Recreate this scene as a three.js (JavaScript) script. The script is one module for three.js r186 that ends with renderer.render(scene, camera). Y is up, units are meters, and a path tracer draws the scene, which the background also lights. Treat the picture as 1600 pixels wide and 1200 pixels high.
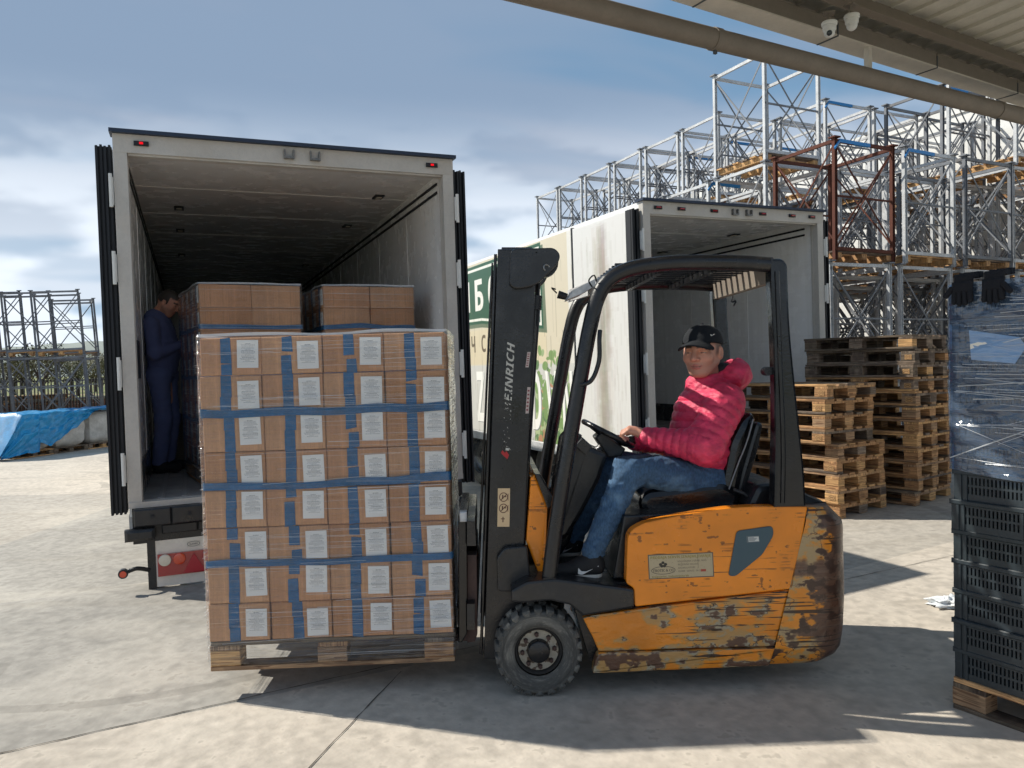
import * as THREE from 'three';
import { mergeGeometries, mergeVertices, toCreasedNormals } from 'three/addons/utils/BufferGeometryUtils.js';
import { ImprovedNoise } from 'three/addons/math/ImprovedNoise.js';

// ---------------------------------------------------------------- camera, sky, sun, exposure
const scene = new THREE.Scene();
const camera = new THREE.PerspectiveCamera(53.13, 4 / 3, 0.05, 6000);
camera.position.set(0, 1.6, 0);
camera.rotation.order = 'YXZ';
camera.rotation.set(-0.0217, 0, -0.02);
camera.updateMatrixWorld(true);
const renderer = new THREE.WebGLRenderer({ antialias: true });
renderer.setSize(1024, 768);
renderer.toneMapping = THREE.LinearToneMapping;
renderer.toneMappingExposure = 1.12;
renderer.shadowMap.enabled = true;

const sunTo = new THREE.Vector3(-1.83, 1.80, -0.59).normalize();
const sun = new THREE.DirectionalLight(new THREE.Color(1.0, 0.945, 0.84), 5.0);
sun.position.copy(sunTo).multiplyScalar(60);
sun.castShadow = true;
sun.shadow.mapSize.set(4096, 4096);
Object.assign(sun.shadow.camera, { left: -25, right: 25, top: 25, bottom: -25, near: 1, far: 140 });
scene.add(sun); scene.add(sun.target);

// computed sky: thin streaky cloud over pale blue, brighter towards the horizon all the way round
{
  const W = 2048, H = 1024, data = new Float32Array(W * H * 4), N = new ImprovedNoise();
  const fb = (x, y, z, o) => { let s = 0, a = 0.5; for (let i = 0; i < o; i++) { s += a * N.noise(x, y, z); x = x * 2.03 + 7.1; y = y * 2.03 + 3.7; z = z * 2.03; a *= 0.5; } return s; };
  const sm = (a, b, x) => { const t = Math.min(1, Math.max(0, (x - a) / (b - a))); return t * t * (3 - 2 * t); };
  for (let j = 0; j < H; j++) {
    const el = ((j + 0.5) / H - 0.5) * Math.PI, cy = Math.cos(el), y = Math.sin(el);
    for (let i = 0; i < W; i++) {
      const az = ((i + 0.5) / W - 0.5) * 2 * Math.PI, x = Math.cos(az) * cy, z = Math.sin(az) * cy;
      const h = Math.max(0, y), k = Math.pow(1 - h, 3.2);
      let r = 0.048 + 0.125 * k, g = 0.150 + 0.155 * k, b = 0.275 + 0.165 * k;
      const t = 1 / (h + 0.16), u = x * t, v = z * t;
      const warp = fb(u * 0.5, v * 0.5, 3.1, 3) * 1.2;
      const rot = u * 0.92 - v * 0.39, cro = u * 0.39 + v * 0.92;
      const thin = sm(-0.10, 0.16, fb(rot * 0.36 + warp * 0.5, cro * 0.8 + warp, 1.7, 5) + 0.03);
      const streak = sm(-0.03, 0.30, fb(rot * 0.7 + warp, cro * 2.4 + warp * 0.8, 9.2, 5) + 0.03);
      const low = sm(0.34, 0.08, h), cum = sm(-0.17, 0.15, fb(Math.cos(az) * 5.5, h * 19, Math.sin(az) * 5.5 + 2.2, 6) + 0.02) * sm(0.34, 0.10, h);
      const ca = Math.min(1, thin * 0.78 + streak * (0.22 + 0.4 * low));
      const cr = 0.195 + 0.27 * low, cg = 0.245 + 0.275 * low, cb = 0.33 + 0.26 * low;
      r += (cr - r) * ca; g += (cg - g) * ca; b += (cb - b) * ca;
      r += (0.62 - r) * cum * 0.9; g += (0.67 - g) * cum * 0.9; b += (0.73 - b) * cum * 0.9;
      const o = (j * W + i) * 4;
      if (y < 0) { r = 0.34; g = 0.36; b = 0.38; }
      data[o] = r * 1.44; data[o + 1] = g * 1.44; data[o + 2] = b * 1.44; data[o + 3] = 1;
    }
  }
  const sky = new THREE.DataTexture(data, W, H, THREE.RGBAFormat, THREE.FloatType);
  sky.mapping = THREE.EquirectangularReflectionMapping; sky.magFilter = THREE.LinearFilter; sky.minFilter = THREE.LinearFilter;
  sky.colorSpace = THREE.LinearSRGBColorSpace; sky.needsUpdate = true;
  scene.background = sky; scene.environment = sky;
}

// ---------------------------------------------------------------- helpers
function mulberry(a) { return () => { a |= 0; a = a + 0x6D2B79F5 | 0; let t = Math.imul(a ^ a >>> 15, 1 | a); t = t + Math.imul(t ^ t >>> 7, 61 | t) ^ t; return ((t ^ t >>> 14) >>> 0) / 4294967296; }; }
const rnd = mulberry(20240611);
const rr = (a, b) => a + (b - a) * rnd();
const V = (x, y, z) => new THREE.Vector3(x, y, z);
const lerp = (a, b, t) => a + (b - a) * t;
const clamp = (x, a = 0, b = 1) => Math.min(b, Math.max(a, x));
const smooth = (a, b, x) => { const t = clamp((x - a) / (b - a)); return t * t * (3 - 2 * t); };
const used = {};
function numbered(name) { const n = used[name] = (used[name] ?? -1) + 1; return n ? `${name}_${String(n).padStart(3, '0')}` : name; }
function shadows(o) { o.traverse(c => { if (c.isMesh) { c.castShadow = true; c.receiveShadow = true; } }); return o; }
function tag(o, label, category, group) { o.userData.label = label; o.userData.category = category; if (group) o.userData.group = group; return o; }
function thing(name, label, category, pos = [0, 0, 0], turn = 0, group) {
  const o = new THREE.Group(); o.name = numbered(name); o.position.set(...pos); o.rotation.y = turn; scene.add(o);
  return tag(o, label, category, group);
}
function part(parent, name, geo, mat, label) {
  const m = new THREE.Mesh(Array.isArray(geo) ? (geo.length > 1 ? merge(geo) : geo[0]) : geo, mat); m.name = name; m.castShadow = m.receiveShadow = true;
  if (label) m.userData.label = label;
  parent.add(m); return m;
}
function structure(name, geo, mat) { const m = part(scene, numbered(name), geo, mat); m.userData.kind = 'structure'; return m; }
function merge(list) {
  return mergeGeometries(list.map(g => { let q = g.index ? g.toNonIndexed() : g; if (!q.attributes.uv) q.setAttribute('uv', new THREE.BufferAttribute(new Float32Array(q.attributes.position.count * 2), 2)); for (const k of Object.keys(q.attributes)) if (!['position', 'normal', 'uv', 'color'].includes(k)) q.deleteAttribute(k); return q; }), false);
}
// uv in metres by the face's main axis
function metre(g, ox = 0, oy = 0, swap = false) {
  const q = g.index ? g.toNonIndexed() : g; if (!q.attributes.normal) q.computeVertexNormals();
  const p = q.attributes.position, uv = new Float32Array(p.count * 2), a = V(), b = V(), c = V();
  for (let i = 0; i < p.count; i += 3) {
    a.fromBufferAttribute(p, i); b.fromBufferAttribute(p, i + 1); c.fromBufferAttribute(p, i + 2);
    const n = b.clone().sub(a).cross(c.clone().sub(a)), ax = Math.abs(n.x), ay = Math.abs(n.y), az = Math.abs(n.z);
    for (let k = 0; k < 3; k++) {
      const x = p.getX(i + k), y = p.getY(i + k), z = p.getZ(i + k);
      let u, v; if (ax >= ay && ax >= az) { u = z; v = y; } else if (ay >= az) { u = x; v = z; } else { u = x; v = y; }
      if (swap) [u, v] = [v, u];
      uv[(i + k) * 2] = u + ox; uv[(i + k) * 2 + 1] = v + oy;
    }
  }
  q.setAttribute('uv', new THREE.BufferAttribute(uv, 2)); return q;
}
const box = (w, h, d, x = 0, y = 0, z = 0) => new THREE.BoxGeometry(w, h, d).translate(x, y, z);
const span = (x0, x1, y0, y1, z0, z1) => box(x1 - x0, y1 - y0, z1 - z0, (x0 + x1) / 2, (y0 + y1) / 2, (z0 + z1) / 2);
// box with chamfered edges: 26-point hull written out by planes
function cbox(w, h, d, c = 0.006, x = 0, y = 0, z = 0) {
  const s = new THREE.Shape(), a = w / 2 - c, b = h / 2 - c;
  s.moveTo(-a, -b); s.lineTo(a, -b); s.lineTo(a, b); s.lineTo(-a, b); s.closePath();
  const g = new THREE.ExtrudeGeometry(s, { depth: d - 2 * c, bevelEnabled: true, bevelThickness: c, bevelSize: c, bevelSegments: 1 });
  return g.translate(x, y, z - d / 2 + c);
}
// outline in [x, y] extruded from z0 to z1
function slab(pts, z0, z1, bevel = 0, curve = 6, holes) {
  const s = new THREE.Shape(); pts.forEach((p, i) => i ? s.lineTo(p[0], p[1]) : s.moveTo(p[0], p[1])); s.closePath();
  if (holes) for (const h of holes) { const q = new THREE.Path(); h.forEach((p, i) => i ? q.lineTo(p[0], p[1]) : q.moveTo(p[0], p[1])); q.closePath(); s.holes.push(q); }
  const g = new THREE.ExtrudeGeometry(s, { depth: Math.max(1e-4, z1 - z0 - 2 * bevel), bevelEnabled: bevel > 0, bevelThickness: bevel, bevelSize: bevel, bevelOffset: -bevel, bevelSegments: 2, curveSegments: curve });
  return g.translate(0, 0, z0 + bevel);
}
// round the corners of an outline
function rounded(pts, r, n = 5) {
  const out = [], L = pts.length;
  for (let i = 0; i < L; i++) {
    const p = pts[i], a = pts[(i + L - 1) % L], b = pts[(i + 1) % L], rad = Array.isArray(r) ? r[i] : r;
    const la = Math.hypot(a[0] - p[0], a[1] - p[1]), lb = Math.hypot(b[0] - p[0], b[1] - p[1]), k = Math.min(rad, la * 0.48, lb * 0.48);
    if (k < 1e-4) { out.push(p); continue; }
    const s = [p[0] + (a[0] - p[0]) * k / la, p[1] + (a[1] - p[1]) * k / la], e = [p[0] + (b[0] - p[0]) * k / lb, p[1] + (b[1] - p[1]) * k / lb];
    for (let j = 0; j <= n; j++) { const t = j / n, u = 1 - t; out.push([u * u * s[0] + 2 * u * t * p[0] + t * t * e[0], u * u * s[1] + 2 * u * t * p[1] + t * t * e[1]]); }
  }
  return out;
}
function beam(p, q, w, h, roll = 0) {   // box from p to q
  const d = q.clone().sub(p), L = d.length(), g = new THREE.BoxGeometry(w, L, h);
  if (roll) g.rotateY(roll);
  g.applyQuaternion(new THREE.Quaternion().setFromUnitVectors(V(0, 1, 0), d.normalize()));
  return g.translate((p.x + q.x) / 2, (p.y + q.y) / 2, (p.z + q.z) / 2);
}
function rod(p, q, r0, r1 = r0, n = 10) {
  const d = q.clone().sub(p), L = d.length(), g = new THREE.CylinderGeometry(r1, r0, L, n, 1);
  g.applyQuaternion(new THREE.Quaternion().setFromUnitVectors(V(0, 1, 0), d.normalize()));
  return g.translate((p.x + q.x) / 2, (p.y + q.y) / 2, (p.z + q.z) / 2);
}
function tube(pts, r, n = 48, k = 12, closed = false, tension = 0.5) { return new THREE.TubeGeometry(new THREE.CatmullRomCurve3(pts, closed, 'centripetal', tension), n, r, k, closed); }
function disc(r, d, n = 24) { return new THREE.CylinderGeometry(r, r, d, n).rotateX(Math.PI / 2); }   // axis along z

// the ground: slab at 0, slightly rising to the right, dropping 0.42 m into the loading bay behind the dock line
const dockN = [-0.515, -0.857], dockP = [-2.88, -5.69];
const past = (x, z) => (x - dockP[0]) * dockN[0] + (z - dockP[1]) * dockN[1];
function groundY(x, z) { const k = smooth(0.0, 1.7, past(x, z)); return lerp(0.045 * clamp(x - 1.8, 0, 5), -0.42, k); }
// the ray through a pixel of the 1600 x 1200 photograph
function ray(px, py) { return V((px - 800) / 1200, (600 - py) / 1200, -1).applyQuaternion(camera.quaternion); }
function onGround(px, py) { const d = ray(px, py), p = V(); let t = 2; for (let i = 0; i < 60; i++) { p.copy(camera.position).addScaledVector(d, t); t += (p.y - groundY(p.x, p.z)) / -d.y * 0.7; } return p; }
// ---------------------------------------------------------------- computed textures
function lattice(n, seed) { const r = mulberry(seed), a = new Float32Array(n * n); for (let i = 0; i < n * n; i++) a[i] = r(); return a; }
function addNoise(out, W, H, fx, fy, amp, seed) {   // tileable value noise
  const r = mulberry(seed), L = new Float32Array(fx * fy); for (let i = 0; i < L.length; i++) L[i] = r();
  const xi = new Int32Array(W), xj = new Int32Array(W), xt = new Float32Array(W);
  for (let x = 0; x < W; x++) { const f = x / W * fx, i = Math.floor(f), t = f - i; xi[x] = i % fx; xj[x] = (i + 1) % fx; xt[x] = t * t * (3 - 2 * t); }
  for (let y = 0; y < H; y++) {
    const f = y / H * fy, i = Math.floor(f), t = f - i, s = t * t * (3 - 2 * t), a = (i % fy) * fx, b = ((i + 1) % fy) * fx;
    for (let x = 0; x < W; x++) { const p = L[a + xi[x]], q = L[a + xj[x]], u = L[b + xi[x]], v = L[b + xj[x]], k = xt[x], m = p + (q - p) * k; out[y * W + x] += amp * (m + (u + (v - u) * k - m) * s); }
  }
}
function fbm(W, H, fx, fy, oct, seed, gain = 0.5) {
  const o = new Float32Array(W * H); let a = 1, s = 0;
  for (let i = 0; i < oct; i++) { if (fx > W / 2 || fy > H / 2) break; addNoise(o, W, H, fx, fy, a, seed + i * 17); s += a; a *= gain; fx *= 2; fy *= 2; }
  for (let i = 0; i < o.length; i++) o[i] /= s; return o;
}
function texture(W, H, fn, { srgb = true, repeat = [1, 1] } = {}) {
  const d = new Uint8Array(W * H * 4), c = [0, 0, 0, 1];
  for (let y = 0; y < H; y++) for (let x = 0; x < W; x++) {
    c[3] = 1; fn(x, y, y * W + x, c); const o = (y * W + x) * 4;
    d[o] = clamp(c[0]) * 255; d[o + 1] = clamp(c[1]) * 255; d[o + 2] = clamp(c[2]) * 255; d[o + 3] = clamp(c[3]) * 255;
  }
  const t = new THREE.DataTexture(d, W, H); t.wrapS = t.wrapT = THREE.RepeatWrapping; t.magFilter = THREE.LinearFilter; t.minFilter = THREE.LinearMipmapLinearFilter; t.generateMipmaps = true;
  if (srgb) t.colorSpace = THREE.SRGBColorSpace; t.repeat.set(...repeat); t.needsUpdate = true; return t;
}
const grey = (W, H, f, repeat, gain = 1, mid = 0.5) => texture(W, H, (x, y, i, c) => { c[0] = c[1] = c[2] = mid + (f[i] - mid) * gain; }, { srgb: false, repeat });
function print(W, H, draw, mirror) {   // flat print drawn on a canvas
  const cv = document.createElement('canvas'); cv.width = W; cv.height = H; const x = cv.getContext('2d'); draw(x, W, H);
  const t = new THREE.CanvasTexture(cv); t.colorSpace = THREE.SRGBColorSpace; t.magFilter = THREE.LinearFilter; return t;
}
const mix3 = (c, r, g, b, k) => { c[0] += (r - c[0]) * k; c[1] += (g - c[1]) * k; c[2] += (b - c[2]) * k; };
const S = (o) => new THREE.MeshStandardMaterial(o);
const PH = (o) => new THREE.MeshPhysicalMaterial(o);

const M = {};
{
  const n1 = fbm(512, 512, 8, 8, 6, 11), n2 = fbm(512, 512, 4, 4, 6, 57), fine = fbm(512, 512, 64, 64, 3, 91);
  const rough = grey(512, 512, n1, [1, 1], 0.9, 0.62);
  M.bumpFine = grey(512, 512, fine, [2, 2]);
  M.bumpCoarse = grey(512, 512, n1, [1, 1]);
  const dusty = (r, g, b, k, dr = 0.45, dg = 0.42, db = 0.38, q = 1) => texture(512, 512, (x, y, i, c) => { const v = 1 - 0.12 * q + q * (0.24 * (n1[i] - 0.5) + 0.2 * (fine[i] - 0.5)); c[0] = r * v; c[1] = g * v; c[2] = b * v; mix3(c, dr, dg, db, k * smooth(0.46, 0.72, n2[i]) + k * 0.4 * smooth(0.6, 0.75, fine[i])); });
  const paint = (r, g, b, k, ro, o = {}) => S({ map: dusty(r, g, b, k), roughnessMap: rough, roughness: ro, bumpMap: M.bumpFine, bumpScale: 0.0006, ...o });
  M.black = paint(0.115, 0.12, 0.135, 0.14, 0.58);
  M.blackSmooth = paint(0.09, 0.096, 0.112, 0.10, 0.38);
  M.blackPlastic = paint(0.135, 0.142, 0.155, 0.12, 0.66);
  M.rubber = S({ map: dusty(0.36, 0.355, 0.34, 0.7, 0.54, 0.525, 0.49), roughness: 0.93, bumpMap: M.bumpFine, bumpScale: 0.001 });
  M.gasket = S({ color: 0x14181f, roughness: 0.6 });
  M.steel = S({ map: dusty(0.55, 0.55, 0.55, 0.4), roughness: 0.5, metalness: 0.7, roughnessMap: rough });
  M.galv = S({ map: dusty(0.84, 0.85, 0.86, 0.25, 0.62, 0.61, 0.60), roughness: 0.6, metalness: 0.12 });
  M.galvDark = S({ map: dusty(0.52, 0.54, 0.57, 0.4, 0.40, 0.37, 0.35), roughness: 0.7, metalness: 0.12 });
  M.rust = S({ map: dusty(0.40, 0.22, 0.16, 0.5, 0.28, 0.15, 0.11), roughness: 0.9, bumpMap: M.bumpFine, bumpScale: 0.001 });
  M.rustBrown = S({ map: dusty(0.36, 0.27, 0.24, 0.5, 0.20, 0.16, 0.15), roughness: 0.75, bumpMap: M.bumpFine, bumpScale: 0.001 });
  M.whitePaint = S({ map: dusty(0.90, 0.90, 0.885, 0.07, 0.74, 0.72, 0.68, 0.3), roughness: 0.5 });
  M.creamPlastic = S({ map: dusty(0.93, 0.91, 0.87, 0.08, 0.72, 0.68, 0.6, 0.3), roughness: 0.5 });
  M.beigeFrame = S({ map: dusty(0.775, 0.76, 0.735, 0.12, 0.66, 0.58, 0.50, 0.35), roughness: 0.55, bumpMap: M.bumpFine, bumpScale: 0.0005 });
  M.canopySteel = S({ map: dusty(0.53, 0.49, 0.445, 0.12, 0.42, 0.38, 0.34, 0.4), roughness: 0.6 });
  M.canopyLip = S({ map: dusty(0.84, 0.81, 0.76, 0.1, 0.66, 0.61, 0.54, 0.3), roughness: 0.6 });
  M.canopyDark = S({ map: dusty(0.30, 0.33, 0.36, 0.35, 0.36, 0.34, 0.31), roughness: 0.65 });
  M.canopySheet = S({ map: dusty(0.84, 0.82, 0.77, 0.12, 0.6, 0.56, 0.5, 0.35), roughness: 0.6 });
  M.hoist = S({ color: 0x8a8f93, roughness: 0.4, metalness: 0.8 });

  // concrete yard, one 14 m tile: stains, tyre arcs, warm and grey zones
  const W = 2048, big = fbm(W, W, 4, 4, 7, 5), mid = fbm(W, W, 18, 18, 6, 77), grit = fbm(W, W, 256, 256, 3, 201), sweep = fbm(W, W, 6, 60, 4, 303);
  const arcs = []; const ra = mulberry(8);
  for (let i = 0; i < 26; i++) arcs.push([ra() * 14, ra() * 14, 1.0 + ra() * 3.6, ra() * 6.28, 0.5 + ra() * 1.4, 0.05 + ra() * 0.16]);
  const mark = new Float32Array(W * W);
  for (const [cx, cy, R, a0, len, w] of arcs) for (let k = 0; k < 9000; k++) {
    const a = a0 + len * k / 9000; for (let q = 0; q < 9; q++) { const rad = R + (ra() - 0.5) * w, x = Math.floor((cx + Math.cos(a) * rad) / 14 * W), y = Math.floor((cy + Math.sin(a) * rad) / 14 * W); const i = ((y % W + W) % W) * W + (x % W + W) % W; mark[i] = Math.min(1, mark[i] + 0.10 * Math.sin(Math.PI * k / 9000)); }
  }
  const spots = []; for (let i = 0; i < 70; i++) spots.push([ra() * W, ra() * W, 2 + ra() * ra() * 26, 0.25 + ra() * 0.5]);
  const spot = new Float32Array(W * W);
  for (const [cx, cy, r, k] of spots) for (let y = -r * 1.6 | 0; y < r * 1.6; y++) for (let x = -r * 1.6 | 0; x < r * 1.6; x++) { const i = (((cy + y | 0) % W + W) % W) * W + ((cx + x | 0) % W + W) % W; spot[i] = Math.max(spot[i], k * smooth(1.5, 0.5, Math.hypot(x, y) / r + (mid[i] - 0.5) * 2)); }
  M.concrete = S({
    map: texture(W, W, (x, y, i, c) => {
      const v = 0.95 + 0.16 * (big[i] - 0.5) + 0.10 * (mid[i] - 0.5) + 0.24 * (grit[i] - 0.5); const wx = x / W * 14 - 6.2, wz = y / W * 14 - 13.1, near = (wx + 2.18) * 1.06 + (wz + 3.27) * 2.0 > 0, left = wx + 0.72 + (wz + 3.5) * 0.23 < 0;   // slabs poured at different times: pale near one, greyer one to the left
      if (near) { c[0] = 0.79 * v; c[1] = 0.75 * v; c[2] = 0.695 * v; } else if (left) { c[0] = 0.655 * v; c[1] = 0.637 * v; c[2] = 0.605 * v; } else { c[0] = 0.71 * v; c[1] = 0.68 * v; c[2] = 0.635 * v; }
      mix3(c, c[0] * 0.95, c[1] * 0.955, c[2] * 0.965, 0.7 * smooth(0.42, 0.62, big[i]));
      mix3(c, 0.78, 0.75, 0.70, 0.25 * smooth(0.54, 0.66, mid[i]) * smooth(0.6, 0.4, big[i]));
      mix3(c, 0.55, 0.52, 0.47, 0.16 * smooth(0.60, 0.72, sweep[i]));
      mix3(c, 0.40, 0.385, 0.36, 0.24 * mark[i]); mix3(c, 0.34, 0.325, 0.30, 0.3 * spot[i]);
      mix3(c, 0.40, 0.38, 0.35, 0.25 * smooth(0.76, 0.82, grit[i]));
    }, { repeat: [1 / 14, 1 / 14] }),
    roughness: 0.92, bumpMap: grey(1024, 1024, fbm(1024, 1024, 60, 60, 5, 44, 0.7), [1 / 3.5, 1 / 3.5]), bumpScale: 0.0035
  });
  // cardboard
  const card = fbm(512, 512, 128, 4, 3, 61), cl = fbm(512, 512, 3, 3, 5, 62);
  const cardboard = (r, g, b) => S({ map: texture(512, 512, (x, y, i, c) => { const v = 0.93 + 0.16 * (card[i] - 0.5) + 0.22 * (cl[i] - 0.5) + 0.08 * (fine[i] - 0.5); c[0] = r * v; c[1] = g * v; c[2] = b * v; }, { repeat: [1.6, 1.6] }), roughness: 0.85, bumpMap: grey(512, 512, card, [1.6, 1.6]), bumpScale: 0.0006 });
  M.card = [cardboard(0.80, 0.585, 0.42), cardboard(0.77, 0.555, 0.385), cardboard(0.82, 0.615, 0.45)];
  // wood: grain along u
  const wood = (r, g, b, seed, d) => {
    const g1 = fbm(512, 512, 3, 96, 4, seed), g2 = fbm(512, 512, 5, 5, 5, seed + 3), g3 = fbm(512, 512, 8, 200, 2, seed + 9);
    return S({
      map: texture(512, 512, (x, y, i, c) => { const v = 0.86 + 0.42 * (g1[i] - 0.5) + 0.35 * (g2[i] - 0.5) + 0.2 * (g3[i] - 0.5); c[0] = r * v; c[1] = g * v; c[2] = b * v; mix3(c, r * 0.42, g * 0.4, b * 0.42, d * smooth(0.56, 0.74, g2[i])); mix3(c, r * 0.4, g * 0.33, b * 0.3, 0.6 * smooth(0.68, 0.78, g3[i])); }, { repeat: [1.2, 1.2] }),
      roughness: 0.88, bumpMap: grey(512, 512, g1, [1.2, 1.2]), bumpScale: 0.002
    });
  };
  M.wood = [wood(0.86, 0.68, 0.48, 401, 0.35), wood(0.80, 0.61, 0.42, 431, 0.45), wood(0.74, 0.60, 0.46, 461, 0.5), wood(0.58, 0.51, 0.44, 491, 0.6), wood(0.90, 0.71, 0.48, 521, 0.25)];
  M.woodGrey = wood(0.50, 0.44, 0.37, 551, 0.8);

  // orange paint, lightly scratched, and the battered version: chips to primer, rust and bare metal
  const o1 = fbm(1024, 1024, 6, 6, 6, 700), o2 = fbm(1024, 1024, 10, 14, 6, 710), o3 = fbm(1024, 1024, 5, 160, 3, 720), o4 = fbm(1024, 1024, 26, 40, 5, 730), o5 = fbm(1024, 1024, 3, 22, 5, 740);
  const ring = (v, m, w) => smooth(w, w * 0.3, Math.abs(v - m));
  M.orange = S({
    map: texture(1024, 1024, (x, y, i, c) => {
      const v = 0.95 + 0.22 * (o1[i] - 0.5); c[0] = 0.96 * v; c[1] = 0.565 * v; c[2] = 0.13 * v;
      mix3(c, 0.42, 0.24, 0.08, 0.5 * smooth(0.60, 0.72, o2[i]) * smooth(0.5, 0.7, o3[i]));
      mix3(c, 0.30, 0.18, 0.08, 0.75 * smooth(0.75, 0.80, o3[i]) * smooth(0.50, 0.62, o1[i]));
      mix3(c, 0.35, 0.2, 0.1, 0.6 * smooth(0.755, 0.78, o4[i]));
    }, { repeat: [0.9, 0.9] }), roughness: 0.42, roughnessMap: rough, bumpMap: M.bumpCoarse, bumpScale: 0.0012
  });
  const battered = (bias, brown) => texture(1024, 1024, (x, y, i, c) => {
    const v = 0.95 + 0.25 * (o1[i] - 0.5); c[0] = 0.92 * v; c[1] = 0.555 * v; c[2] = 0.15 * v;
    const k = o2[i] * 0.45 + o5[i] * 0.4 + o4[i] * 0.15 + bias, edge = smooth(0.515, 0.535, k);
    mix3(c, 0.68, 0.55, 0.36, 0.85 * smooth(0.455, 0.525, k)); mix3(c, 0.62, 0.585, 0.50, edge * smooth(0.40, 0.58, o4[i]));
    mix3(c, 0.35, 0.235, 0.175, 0.9 * smooth(0.545 - brown, 0.59 - brown, k * 0.7 + o4[i] * 0.3));
    mix3(c, 0.16, 0.13, 0.13, 0.9 * ring(k, 0.522, 0.006) * smooth(0.46, 0.54, o4[i]));
    mix3(c, 0.19, 0.13, 0.10, 0.9 * smooth(0.70, 0.745, o3[i]) * smooth(0.44, 0.56, o1[i]));
  }, { repeat: [0.8, 0.8] });
  M.battered = S({ map: battered(0.02, -0.016), roughness: 0.7, roughnessMap: rough, bumpMap: grey(1024, 1024, o4, [0.8, 0.8]), bumpScale: 0.004 });
  // counterweight: laid out by its own x and y (one tile is 1.3 m): orange left on the flank, rust over the rounded end, a bare rubbed band, chipped foot
  M.batteredDark = S({
    map: texture(1024, 1024, (x, y, i, c) => {
      const X = 1.0 + (x / 1024) * 1.3, ty = y / 1024, Y = (ty > 0.4 ? ty : ty + 1) * 1.3 - 0.5, w = (o4[i] - 0.5) * 0.22 + (o2[i] - 0.5) * 0.22, v = 0.95 + 0.25 * (o1[i] - 0.5);
      c[0] = 0.90 * v; c[1] = 0.56 * v; c[2] = 0.17 * v; mix3(c, 0.64, 0.58, 0.46, 0.85 * smooth(0.44, 0.56, o2[i] * 0.6 + o4[i] * 0.4));
      const edge = Y > 0.6 ? 1.375 : lerp(1.22, 1.33, (Y - 0.25) / 0.35);
      let br = smooth(-0.015, 0.02, X + w - edge); br = Math.max(br, smooth(0.05, 0.02, Math.abs(Y + w * 0.35 - 0.585)), smooth(0.88, 0.9, Y + w * 0.4)); if (Y < 0.25) br = Math.max(smooth(0.47, 0.56, o4[i]) * 0.8, smooth(1.30, 1.38, X + w));
      mix3(c, 0.36, 0.26, 0.215, 0.95 * br); mix3(c, 0.48, 0.40, 0.34, 0.5 * br * smooth(0.5, 0.7, o3[i])); mix3(c, 0.24, 0.17, 0.14, 0.8 * br * smooth(0.5, 0.62, o4[i]));
      mix3(c, 0.20, 0.15, 0.13, 0.85 * smooth(0.66, 0.72, o3[i]) * smooth(0.46, 0.56, o1[i])); mix3(c, 0.28, 0.19, 0.15, 0.8 * ring(o2[i], 0.53, 0.012));
    }, { repeat: [1 / 1.3, 1 / 1.3] }), roughness: 0.6, roughnessMap: rough, bumpMap: grey(1024, 1024, o4, [0.8, 0.8]), bumpScale: 0.003
  });
  // trailer wall sheets: off-white with grime running down
  const st = fbm(512, 512, 40, 3, 4, 811), sc = fbm(512, 512, 4, 60, 3, 821);
  const sheet = (r, g, b, k) => S({ map: texture(512, 512, (x, y, i, c) => { const v = 0.985 + 0.03 * (n1[i] - 0.5); c[0] = r * v; c[1] = g * v; c[2] = b * v; mix3(c, r * 0.66, g * 0.63, b * 0.58, k * smooth(0.52, 0.75, st[i]) + k * 0.6 * smooth(0.62, 0.75, sc[i])); mix3(c, r * 0.6, g * 0.57, b * 0.5, k * smooth(0.62, 0.78, n2[i])); }, { repeat: [0.4, 0.4] }), roughness: 0.45, roughnessMap: rough });
  M.sheet = sheet(0.965, 0.965, 0.96, 0.06); M.sheetDoor = sheet(0.95, 0.95, 0.945, 0.06); M.sheetCeil = sheet(0.955, 0.955, 0.95, 0.02);
  M.trailerFloor = S({ map: dusty(0.62, 0.62, 0.62, 0.5, 0.46, 0.44, 0.42), roughness: 0.6, metalness: 0.2 });
  M.tape = PH({ map: dusty(0.02, 0.37, 0.57, 0.08, 0.2, 0.50, 0.66), roughness: 0.32, bumpMap: M.bumpCoarse, bumpScale: 0.004 });
  // stretch film: clear pane with horizontal pulls
  const fl = fbm(1024, 1024, 5, 150, 4, 901, 0.62), fw = fbm(1024, 1024, 9, 26, 5, 911);
  const pull = new Float32Array(fl.length); for (let i = 0; i < fl.length; i++) pull[i] = 0.62 * fl[i] + 0.38 * fw[i];
  M.film = PH({ color: 0xf4f6f8, transmission: 1, thickness: 0, roughness: 0.07, ior: 1.6, bumpMap: grey(1024, 1024, pull, [0.9, 0.9]), bumpScale: 0.022 });
  M.film2 = PH({ color: 0xb4d0f2, transmission: 0.90, thickness: 0, roughness: 0.12, ior: 1.8, bumpMap: grey(1024, 1024, fw, [0.9, 0.9]), bumpScale: 0.02 });  // crate film: blue-white colour paints in the reflection of the sky
  M.filmFold = PH({ color: 0xeef2f6, transmission: 0.55, thickness: 0, roughness: 0.35, ior: 1.5 });
  M.crate = [0x1c2a2e, 0x18242a, 0x20303a].map((h, i) => S({ map: dusty(0.15 + 0.012 * i, 0.20 + 0.008 * i, 0.225 + 0.01 * i, 0.12, 0.36, 0.37, 0.36), roughness: 0.42 }));
  M.tarp = S({ map: dusty(0.10, 0.56, 0.80, 0.12, 0.5, 0.75, 0.86), roughness: 0.42 });
  M.bag = S({ map: dusty(0.80, 0.79, 0.77, 0.3, 0.6, 0.58, 0.55), roughness: 0.8 });
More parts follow.
